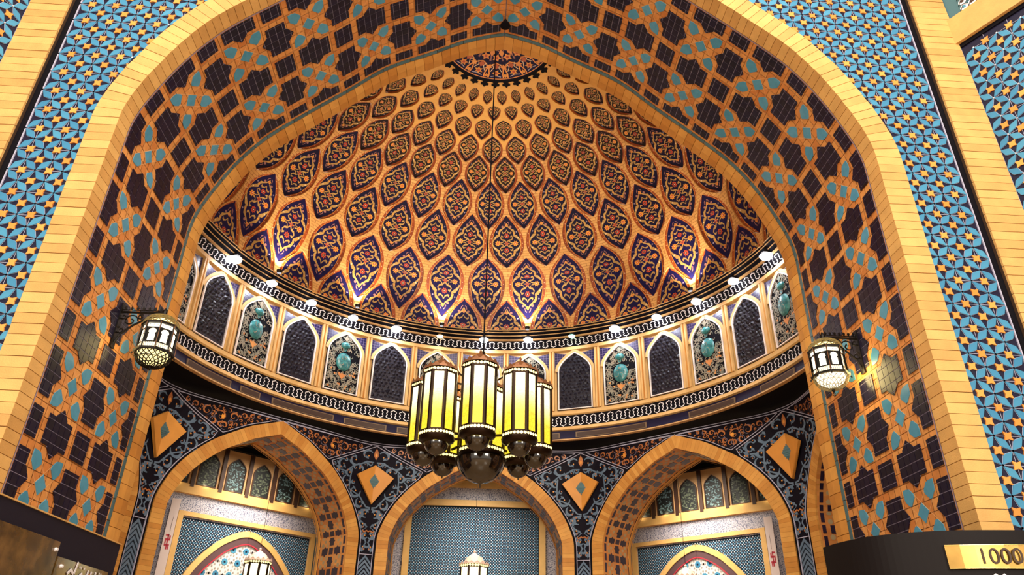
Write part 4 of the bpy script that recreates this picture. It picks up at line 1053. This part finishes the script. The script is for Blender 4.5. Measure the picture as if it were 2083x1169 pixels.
    return out
ch = bpy.data.objects.new('chandelier', None); COL.objects.link(ch); ch.location = W(-.006, 0, -.3645)
ch['label'] = 'large chandelier of clustered glowing amber lanterns with dark glass bowls under the dome'; ch['category'] = 'chandelier'
LM = lantern_meshes(.272, .965, bowl=.185)
def put_lantern(x, y, z, ms, parent, rot=0.):
    o = link('lantern', ms['frame'], parent, loc=(x, y, z)); o.rotation_euler = (0, 0, rot)
    for k_, n_ in (('beads', 'lit_beads'), ('cap', 'lantern_cap'), ('bowl', 'lantern_bowl')): link(n_, ms[k_], o, kind='stuff' if k_ == 'beads' else None)
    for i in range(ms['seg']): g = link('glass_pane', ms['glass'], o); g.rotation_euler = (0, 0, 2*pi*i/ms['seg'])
    return o
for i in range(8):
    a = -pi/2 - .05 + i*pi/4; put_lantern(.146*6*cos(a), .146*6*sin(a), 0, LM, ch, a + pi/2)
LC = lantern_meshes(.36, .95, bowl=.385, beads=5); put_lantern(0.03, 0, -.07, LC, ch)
for i in range(8):
    b = MB(); a = -pi/2 + i*pi/4; b.tube([(.30*cos(a), .30*sin(a), -.35), (.65*cos(a), .65*sin(a), -.40), (.88*cos(a), .88*sin(a), -.50)], .022, M_BRONZE)
    b.build('support_arm', ch)
    b = MB(); b.tube([(.30*cos(a), .30*sin(a), .56), (.62*cos(a), .62*sin(a), .62), (.86*cos(a), .86*sin(a), .58)], .018, M_BRONZE); b.build('support_arm', ch)
b = MB(); zt = S*(1.08 + .3645)
for i in range(8): a = i*pi/4 + .39; b.tube([(.06*cos(a), .06*sin(a), .70), (.025*cos(a), .025*sin(a), 1.15)], .012, M_BRONZE)
b.tube([(0, 0, .68), (0, 0, 1.3), (0, 0, zt)], [.03, .014, .012], M_BLACK, 8); b.build('suspension_cable', ch)
light('chandelier_lamp', 'POINT', W(0, 0, -.26), 130, (1., .80, .45), .5)
# ------------------------------------------------------------------ lanterns hanging in the rooms behind
def room_lantern(x, y, ztip, R, H, label, cable=.4):
    ms = lantern_meshes(R, H, bowl=R*.6, beads=4, cap=R*.6, capm=M_WCAP)
    e = bpy.data.objects.new('hanging_lantern', None); COL.objects.link(e); top = H/2 + .05 + R*.6*1.75; zc = S*ztip + Z0 - top; e.location = (S*x, S*y, zc)
    e['label'] = label; e['category'] = 'lantern'; e['group'] = 'lanterns in the side rooms'
    o = put_lantern(0, 0, 0, ms, e)
    b = MB(); b.tube([(0, 0, top - .05), (0, 0, S*cable)], .006, M_IRON, 5); b.build('suspension_cable', e)
room_lantern(-.8506, 1.2058, -.522, .300, 1.0, 'glowing pale-capped lantern hanging before the star tiles of the left room', .47)  # lantern spots taken from image pixels, then moved toward the camera along sight lines
room_lantern(.8523, 1.2024, -.540, .300, 1.0, 'glowing pale-capped lantern hanging before the star tiles of the right room', .49)
room_lantern(.0, 1.5055, -.459, .375, 1.1, 'glowing pale-capped lantern hanging before the blue lattice wall of the middle room', .50)
# ------------------------------------------------------------------ wall lanterns on brackets
M_FIL = mat('glowing_pierced_brass', '#8a7440', '#6c5830', rough=.4, metal=.7, emit='#ffe59a', es=.10)  # faint emission on the metal strips imitates lamplight catching them
def pierced(b, prof, seg, m_, w=.012):
    """open filigree shell of crossing strips over a lathe profile"""
    n = len(prof)
    for i in range(seg):
        for d in (1, -1):
            p = []
            for k in range(n):
                a = 2*pi*(i + d*k*.55)/seg; p.append((prof[k][0]*cos(a), prof[k][0]*sin(a), prof[k][1]))
            b.tube(p, w*.5, m_, 4)
    for r, z in prof[::2]: b.tube([(r*cos(2*pi*t/24), r*sin(2*pi*t/24), z) for t in range(25)], w*.45, m_, 4)
def wall_lantern(side, xw, y, zbar, xt, label, lit):
    e = bpy.data.objects.new('wall_lantern', None); COL.objects.link(e); e.location = W(xw, y, zbar); e['label'] = label; e['category'] = 'lantern'
    L_ = abs(xt - xw)*S; s = -side     # arm reaches toward the opening
    b = MB()
    b.box(min(0, s*.03), max(0, s*.03), -.05, .05, -.55, .12, M_IRON, False); b.build('back_plate', e)
    b = MB(); b.tube([(0, 0, 0), (s*L_, 0, 0)], .017, M_IRON); b.tube([(0, 0, .035), (s*L_*.96, 0, .035)], .008, M_IRON)
    for k in range(7):
        x = s*L_*(.10 + .80*k/6); b.tube([(x, 0, .03), (x, 0, .07), (x, 0, .095)], [.008, .02, .003], M_IRON, 5)
    b.tube([(s*L_, 0, -.07), (s*L_, 0, -.02), (s*L_, 0, .03), (s*L_, 0, .08)], [.018, .035, .035, .01], M_IRON, 8)
    b.build('bracket_arm', e)
    b = MB()
    b.tube([(s*.02, 0, -.50), (s*.08, 0, -.34), (s*.22, 0, -.20), (s*.38, 0, -.09), (s*L_*.9, 0, -.03)], .014, M_IRON)
    def sp(cx, cz, r, a0, tn): b.tube([(cx + s*r*(1 - .75*t/16)*cos(a0 + tn*t/16), 0, cz + r*(1 - .75*t/16)*sin(a0 + tn*t/16)) for t in range(17)], .011, M_IRON, 5)
    sp(s*.17, -.13, .10, 0, 7.5); sp(s*.07, -.28, .06, 2, 7); sp(s*.30, -.07, .045, 1, 7); sp(s*.06, -.07, .045, 3, 6)
    b.build('scroll_brace', e)
    b = MB(); cx = s*L_
    prev = -.02
    b.tube([(cx, 0, -.05), (cx, 0, -.12)], .008, M_IRON); b.build('hook', e)
    o = bpy.data.objects.new('lantern', None)
    R, H = .235, .40; zc = -.42
    b = MB(); ph = pi/8
    for z0_, z1_, r_ in ((zc + H/2 - .02, zc + H/2 + .01, R*1.06), (zc - H/2 - .01, zc - H/2 + .02, R*1.12)): b.lathe([(r_, z0_), (r_*1.02, z1_), (r_*.85, z1_), (r_*.85, z0_), (r_, z0_)], (cx, 0, 0), M_IRON, 8, conv=False, phase=ph)
    for i in range(8):
        a = ph + 2*pi*i/8; b.tube([(cx + R*1.0*cos(a), R*1.0*sin(a), zc - H/2), (cx + R*1.0*cos(a), R*1.0*sin(a), zc + H/2)], .011, M_IRON, 5)
        b.tube([(cx + R*1.13*cos(a), R*1.13*sin(a), zc - H/2 - .02), (cx + R*1.17*cos(a), R*1.17*sin(a), zc - H/2 - .05)], [.014, .006], M_IRON, 5)
        b.tube([(cx + R*1.13*cos(a), R*1.13*sin(a), zc - H/2), (cx + R*1.06*cos(a), R*1.06*sin(a), zc + H/2)], .004, M_CAP, 4)
    fr = b.build('lantern_frame', e)
    # faces: pierced metal screens in front of lit glass
    b = MB(); 
    for i in range(8):
        b = MB(); c0, c1_ = ph + 2*pi*i/8, ph + 2*pi*(i+1)/8
        for rg in (.90, .88): b.face([(cx + R*rg*cos(c0), R*rg*sin(c0), zc - H/2 + .01), (cx + R*rg*cos(c1_), R*rg*sin(c1_), zc - H/2 + .01), (cx + R*rg*cos(c1_), R*rg*sin(c1_), zc + H/2 - .01), (cx + R*rg*cos(c0), R*rg*sin(c0), zc + H/2 - .01)], M_LITW)
        b.build('glass_pane', e)
    b = MB()
    for i in range(8):
        am = ph + 2*pi*(i + .5)/8; rin = R*.97*cos(pi/8); hw = R*.97*sin(pi/8); tx, ty = -sin(am), cos(am)
        def P(u, z, d=0): return (cx + (rin + d)*cos(am) + tx*u*hw, (rin + d)*sin(am) + ty*u*hw, zc + z*H)
        # keyhole arch opening: screen built from strips around it
        ow = lambda z: (.52 if z < .02 else .60 if z > .09 else .44) if z < .13 else .60*sqrt(max(0, 1 - ((z - .13)/.12)**2))
        zz = [-.22 + .47*k/16 for k in range(17)]
        for k in range(16):
            for sg in (1, -1): b.face([P(sg*ow(zz[k]), zz[k]), P(sg, zz[k]), P(sg, zz[k+1]), P(sg*ow(zz[k+1]), zz[k+1])], M_IRON)
        b.face([P(-1, .25), P(1, .25), P(1, .30), P(-1, .30)], M_IRON); b.face([P(-1, -.27), P(1, -.27), P(1, -.22), P(-1, -.22)], M_IRON)
        for k in range(6):    # lattice in the lower band
            u = -1 + 2*k/6
            for d in (1, -1):
                u2 = u + d*.33
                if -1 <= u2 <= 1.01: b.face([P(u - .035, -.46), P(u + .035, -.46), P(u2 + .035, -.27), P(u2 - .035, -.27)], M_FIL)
        for k in range(3): b.face([P(-.6 + .6*k - .05, .36), P(-.6 + .6*k + .05, .36), P(-.6 + .6*k + .05, .40), P(-.6 + .6*k - .05, .40)], M_IRON)
    b.build('arched_screens', e)
    b = MB(); n = 7
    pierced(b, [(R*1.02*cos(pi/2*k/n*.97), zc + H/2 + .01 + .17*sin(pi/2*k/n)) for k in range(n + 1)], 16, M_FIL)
    b.lathe([(R*.80*cos(pi/2*k/6), zc + H/2 + .13*sin(pi/2*k/6)) for k in range(7)], (0, 0, 0), M_LITW if False else M_BEAD, 12, conv=False)
    for i in range(len(b.v)): v_ = b.v[i]; b.v[i] = (v_[0] + cx, v_[1], v_[2])
    b.build('openwork_dome', e)
    b = MB()
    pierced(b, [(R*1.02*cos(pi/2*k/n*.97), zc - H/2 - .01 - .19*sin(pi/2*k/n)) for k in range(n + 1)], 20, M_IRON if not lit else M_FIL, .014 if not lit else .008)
    b.lathe([(R*.88*cos(pi/2*k/6), zc - H/2 - .155*sin(pi/2*k/6)) for k in range(7)], (0, 0, 0), M_LITW if lit else M_BEAD, 12, conv=False)
    for i in range(len(b.v)): v_ = b.v[i]; b.v[i] = (v_[0] + cx, v_[1], v_[2])
    b.build('openwork_bowl', e)
    b = MB(); zb = zc - H/2 - .20
    b.lathe([(.035, zb + .02), (.02, zb - .02), (.0, zb - .05)], (cx, 0, 0), M_IRON, 8, conv=False)
    if lit: b.tube([(cx + .022*cos(2*pi*t/12), 0, zb - .07 + .022*sin(2*pi*t/12)) for t in range(13)], .005, M_IRON, 4)
    b.build('bottom_finial', e)
    wl = (S*xw + cx, S*y, S*zbar + Z0 + zc)
    light('wall_lantern_lamp', 'POINT', (wl[0] - side*-.0, wl[1] - .0, wl[2]), 3, (1, .8, .4), .2)
    light('wall_lantern_glow', 'POINT', (wl[0] + side*.36, wl[1], wl[2] - .15), 30 if side > 0 else 6, (1, .76, .30), .25)
wall_lantern(-1, -.8635, -.300, -.238, -.762, 'black iron wall lantern with dark openwork bowl bracketed on the left arch reveal', False)
wall_lantern(1, .9085, -.300, -.229, .822, 'brightly lit wall lantern with glowing bowl bracketed on the right arch reveal', True)
# ------------------------------------------------------------------ spotlights on the cornice
M_SPOT = mat('lit_lamp_face', '#ffffff', emit='#f4f6ff', es=25.)
M_SPOTW = mat('lit_amber_face', '#ffe0a0', emit='#ffd890', es=6.); M_SPOTG = mat('lit_green_face', '#d0ffe8', emit='#9fe8c8', es=6.)
ORD = ['first', 'second', 'third', 'fourth', 'fifth', 'sixth', 'seventh', 'eighth', 'ninth', 'tenth', 'eleventh', 'twelfth', 'thirteenth', 'fourteenth']
DESC = {0: 'largest glare, double bright white cornice spotlight at the far left end', 5: 'small dim amber cornice spotlight above the chandelier\'s left lantern', 6: 'white cornice spotlight directly behind the chandelier cable', 7: 'white cornice spotlight just right of the chandelier cable', 8: 'small greenish cornice spotlight right of the chandelier', 13: 'bright white cornice spotlight at the far right end by the arch'}
for i in range(14):
    ph = (i - 6)*2*HALF; rr, zz = .960, .3085
    m_ = M_SPOTW if i == 5 else (M_SPOTG if i == 8 else M_SPOT); rs = .085 if i in (5, 8) else .135 if i in (0, 4, 9, 13) else .115
    e = bpy.data.objects.new('cornice_spotlight', None); COL.objects.link(e); e.location = W(rr*sin(ph), rr*cos(ph), zz)
    e['label'] = DESC.get(i, 'bright white cornice spotlight, %s from the left along the drum' % ORD[i]); e['category'] = 'spotlight'; e['group'] = 'spotlights along the drum cornice'
    d = Vector((sin(ph), cos(ph), 0))
    b = MB(); b.tube([tuple(d*.20 + Vector((0, 0, .02))), tuple(d*.02 + Vector((0, 0, .03)))], .02, M_IRON); b.tube([tuple(d*.06 + Vector((0, 0, .09))), tuple(-d*.0 + Vector((0, 0, 0)))], [rs*.55, rs*.85], M_IRON, 12); b.build('lamp_housing', e)
    b = MB(); n = 6
    b.lathe([(rs*cos(pi/2*k/n), -rs*.7*sin(pi/2*k/n)) for k in range(n + 1)], (0, 0, 0), m_, 14, conv=False)
    ln = b.build('lamp_lens', e)
    L_ = light('spot_beam', 'SPOT', W(.925*sin(ph), .925*cos(ph), .300), 36 if i not in (5, 8) else 12, COOL, .05, W(1.0*sin(ph), 1.0*cos(ph), .10), 2.3)
    if i in (0,): 
        b = MB(); b.lathe([(.09*cos(pi/2*k/n), -.07*sin(pi/2*k/n)) for k in range(n + 1)], (-.19, .05, .01), m_, 14, conv=False); b.build('second_lamp_lens', e)
UL = {-5: 'left', -3: 'second from left', -1: 'left of the cable', 1: 'right of the cable', 5: 'right end'}
for k, ds_ in UL.items():
    ph = k*2*HALF; e = bpy.data.objects.new('dome_uplight', None); COL.objects.link(e); e.location = W(.932*sin(ph), .932*cos(ph), .349)
    e['label'] = {'left': 'glaring uplight at the dome foot near the left end of the cornice', 'second from left': 'glaring uplight at the dome foot between left end and chandelier', 'left of the cable': 'glaring uplight at the dome foot just left of the chandelier cable', 'right of the cable': 'glaring uplight at the dome foot just right of the chandelier cable', 'right end': 'glaring uplight at the dome foot near the right end of the cornice'}[ds_]
    e['category'] = 'uplight'; e['group'] = 'uplights at the foot of the dome'
    b = MB(); b.lathe([(.05, -.04), (.07, .03), (.06, .03)], (0, 0, 0), M_IRON, 12, conv=False); b.build('lamp_housing', e)
    b = MB(); b.lathe([(.06, .028), (.03, .05), (0, .055)], (0, 0, 0), M_SPOT, 12, conv=False); b.build('lamp_lens', e)
    light('uplight_beam', 'SPOT', W(.920*sin(ph), .920*cos(ph), .355), 210, (1., .86, .66), .04, W(.90*sin(ph), .90*cos(ph), .75), 2.0)
# ------------------------------------------------------------------ signboards
M_SIGN = mat('charcoal_board', '#1c1828', rough=.6, spec=.25); M_SIGN2 = mat('black_brown_board', '#120c0e', rough=.6, spec=.2); M_BRASS = mat('brushed_brass', '#b08a4a', '#b08a4a', rough=.32, metal=.9, noise=.35, nscale=3)
M_ENG = mat('engraved_dark', '#3a2412', rough=.6)
xs = X0 - .886 + .0065
e = bpy.data.objects.new('shop_signboard', None); COL.objects.link(e); e.location = W(xs, -.3, -.9)
e['label'] = 'charcoal shop signboard with glossy brown plates and white Arabic letters, lower left'; e['category'] = 'signboard'
def sub(b, name, p, **kw):
    o = b.build(name, None, **kw); o.parent = p; o.matrix_parent_inverse = Matrix.Translation(-Vector(p.location)); return o
b = MB(); b.box(xs, xs + .010, -.60, -.022, -1.2667, -.716, M_SIGN); bo = sub(b, 'board', e)
b = MB(); b.box(xs, xs + .013, -.60, -.022, -.716, -.7135, M_GOLD); sub(b, 'top_trim', e)
M_PLATE = mat('painted_reflection_plate', '#6a4c22', '#5a4630', rough=.12, coat=.5, noise=.85, nscale=4)  # brown mottling paints the glass reflections into the colour
for (y0_, y1_, z1_) in ((-.60, -.306, -.757), (-.300, -.067, -.783)):
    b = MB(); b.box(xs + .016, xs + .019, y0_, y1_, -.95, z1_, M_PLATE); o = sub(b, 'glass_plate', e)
    b = MB()
    for y in (y0_ + .02, y1_ - .012):
        c = Vector(W(xs + .019, y, z1_ - .016)); n = len(b.v)
        b.v += [tuple(c + Vector((0, .025*cos(t*pi/4), .025*sin(t*pi/4)))) for t in range(8)] + [tuple(c + Vector((.03, .018*cos(t*pi/4), .018*sin(t*pi/4)))) for t in range(8)]
        mi = b.mi(M_WHITE); b.f.append([n + 8 + t for t in range(8)]); b.m.append(mi)
        for t in range(8): b.f.append([n + t, n + (t+1) % 8, n + 8 + (t+1) % 8, n + 8 + t]); b.m.append(mi)
    sub(b, 'steel_stud', e)
def text(body, name, size, m_, ext, mw, parent):
    c = bpy.data.curves.new(name, 'FONT'); c.body = body; c.size = size; c.extrude = ext; c.align_x = 'LEFT'; c.materials.append(m_)
    o = bpy.data.objects.new(name, c); COL.objects.link(o); o.matrix_world = mw; bpy.context.view_layer.update()
    me = bpy.data.meshes.new_from_object(o.evaluated_get(bpy.context.evaluated_depsgraph_get())); COL.objects.unlink(o); bpy.data.objects.remove(o)
    q = bpy.data.objects.new(name, me); COL.objects.link(q); q.parent = parent; q.matrix_parent_inverse = Matrix.Translation(-Vector(parent.location)); q.matrix_basis = mw; return q
# Arabic lettering: strokes in the plane of the board
b = MB(); xl = xs + .021
def st(p, w_=.006): b.ribbon(p, w_, lambda y, z, h: (xl + h, y, z), 0, M_WHITE, h0=-.001)
bz = -.812
st([(-.250, bz + .002), (-.238, bz + .012), (-.226, bz + .006), (-.216, bz), (-.200, bz + .002)]); st([(-.222, bz + .004), (-.216, bz + .030)], .005); st([(-.200, bz + .002), (-.190, bz + .010), (-.180, bz), (-.168, bz + .001)])
st([(-.166, bz + .001), (-.163, bz + .020)], .005); st([(-.150, bz), (-.148, bz + .020)], .005); st([(-.130, bz), (-.128, bz + .021)], .005); st([(-.128, bz), (-.112, bz + .004), (-.104, bz + .012), (-.096, bz + .002)])
for y, z in ((-.205, bz + .021), (-.198, bz + .021), (-.184, bz + .021), (-.112, bz + .020), (-.104, bz + .020)): b.poly(circ(y, z, .0028, 6), lambda u, v, h: (xl + h, u, v), .0, None, M_WHITE)
b.poly(circ(-.156, bz + .004, .010, 12), lambda u, v, h: (xl + h, u, v), .001, None, M_ORANGE)
sub(b, 'arabic_lettering', e)
# curved kiosk fascia on the right
e = bpy.data.objects.new('curved_shop_fascia', None); COL.objects.link(e); e.location = W(.8, -.6, -1.2667)
e['label'] = 'dark curved shop fascia with a brass number plate, lower right'; e['category'] = 'signboard'
cp = [(.655, -.455), (.660, -.50), (.672, -.545), (.694, -.585), (.726, -.615), (.768, -.640), (.815, -.655), (.865, -.664), (.92, -.669), (1.0, -.672), (1.2, -.674)]
fine = []
for i in range(len(cp) - 1):
    p0, p1, p2, p3 = cp[max(i-1, 0)], cp[i], cp[i+1], cp[min(i+2, len(cp)-1)]
    for t in (0, .25, .5, .75): fine.append(tuple(.5*((2*p1[c]) + (-p0[c]+p2[c])*t + (2*p0[c]-5*p1[c]+4*p2[c]-p3[c])*t*t + (-p0[c]+3*p1[c]-3*p2[c]+p3[c])*t**3) for c in (0, 1)))
cp = fine + [cp[-1]]
back = [(1.2, -.575), (.905, -.575), (.902, -.455)]
b = MB(); zt_, zb_ = -.7505, -1.2667; allp = cp + back
for i in range(len(allp)):
    p, q = allp[i], allp[(i+1) % len(allp)]; b.face([W(*p, zb_), W(*q, zb_), W(*q, zt_), W(*p, zt_)], M_SIGN2)
b.face([W(*p, zt_) for p in allp], M_SIGN2); sub(b, 'fascia_panel', e)
def cpt(s_):
    L = 0
    for i in range(len(cp) - 1):
        l = math.dist(cp[i], cp[i+1])
        if L + l >= s_ or i == len(cp) - 2:
            t = (s_ - L)/l; n = ((cp[i+1][1] - cp[i][1])/l, -(cp[i+1][0] - cp[i][0])/l); return (cp[i][0] + t*(cp[i+1][0] - cp[i][0]), cp[i][1] + t*(cp[i+1][1] - cp[i][1]), n)
        L += l
def kmap(u, z, h): x, y, n = cpt(u); return (x + n[0]*h, y + n[1]*h, z)
s_pl = .238
b = MB()
for i in range(12): b.poly(rect(s_pl + .27*i/12, s_pl + .27*(i+1)/12, -.812, -.7745), kmap, .004, 0, M_BRASS)
for z in (-.7750, -.8115): b.ribbon([(s_pl + .27*i/12, z) for i in range(13)], .0012, kmap, .0052, mat('bright_brass_edge', '#e6c070', rough=.2, metal=.8), h0=.003)
sub(b, 'brass_plate', e)
x, y, n = cpt(s_pl + .045); ang = atan2(n[1], n[0]) + pi/2
mw = Matrix.Translation(Vector(W(x + n[0]*.0045, y + n[1]*.0045, -.8045))) @ Matrix.Rotation(ang, 4, 'Z') @ Matrix.Rotation(pi/2, 4, 'X')
def kst(p, w_=.0035): b.ribbon([(s_pl + u, z) for u, z in p], w_, kmap, .003, M_WHITE, h0=0)
b = MB()
kst([(.060, -.826), (.066, -.821), (.072, -.826)]); kst([(.074, -.826), (.079, -.821), (.085, -.827)]); kst([(.066, -.835), (.080, -.832), (.090, -.845)]); kst([(.112, -.845), (.114, -.822), (.126, -.838)]); kst([(.140, -.845), (.141, -.822), (.158, -.845), (.159, -.822)])
sub(b, 'white_lettering', e)
t = text('1000', 'engraved_number', .21, M_ENG, .002, mw, e)
x, y, n = cpt(s_pl + .070)
mw = Matrix.Translation(Vector(W(x + n[0]*.002, y + n[1]*.002, -.853))) @ Matrix.Rotation(ang, 4, 'Z') @ Matrix.Rotation(pi/2, 4, 'X')
# bell-shaped fixture near the crown of the portal arch
e = bpy.data.objects.new('bell_fixture', None); COL.objects.link(e); e.location = W(X0, -.145, .992)
e['label'] = 'small black bell-shaped fixture under the crown of the great arch'; e['category'] = 'fixture'
b = MB(); b.lathe([(.006, .06), (.02, .04), (.05, -.03), (.10, -.12), (.105, -.15), (.0, -.175)], (0, 0, 0), M_BLACK, 12, conv=False); b.build('bell', e)
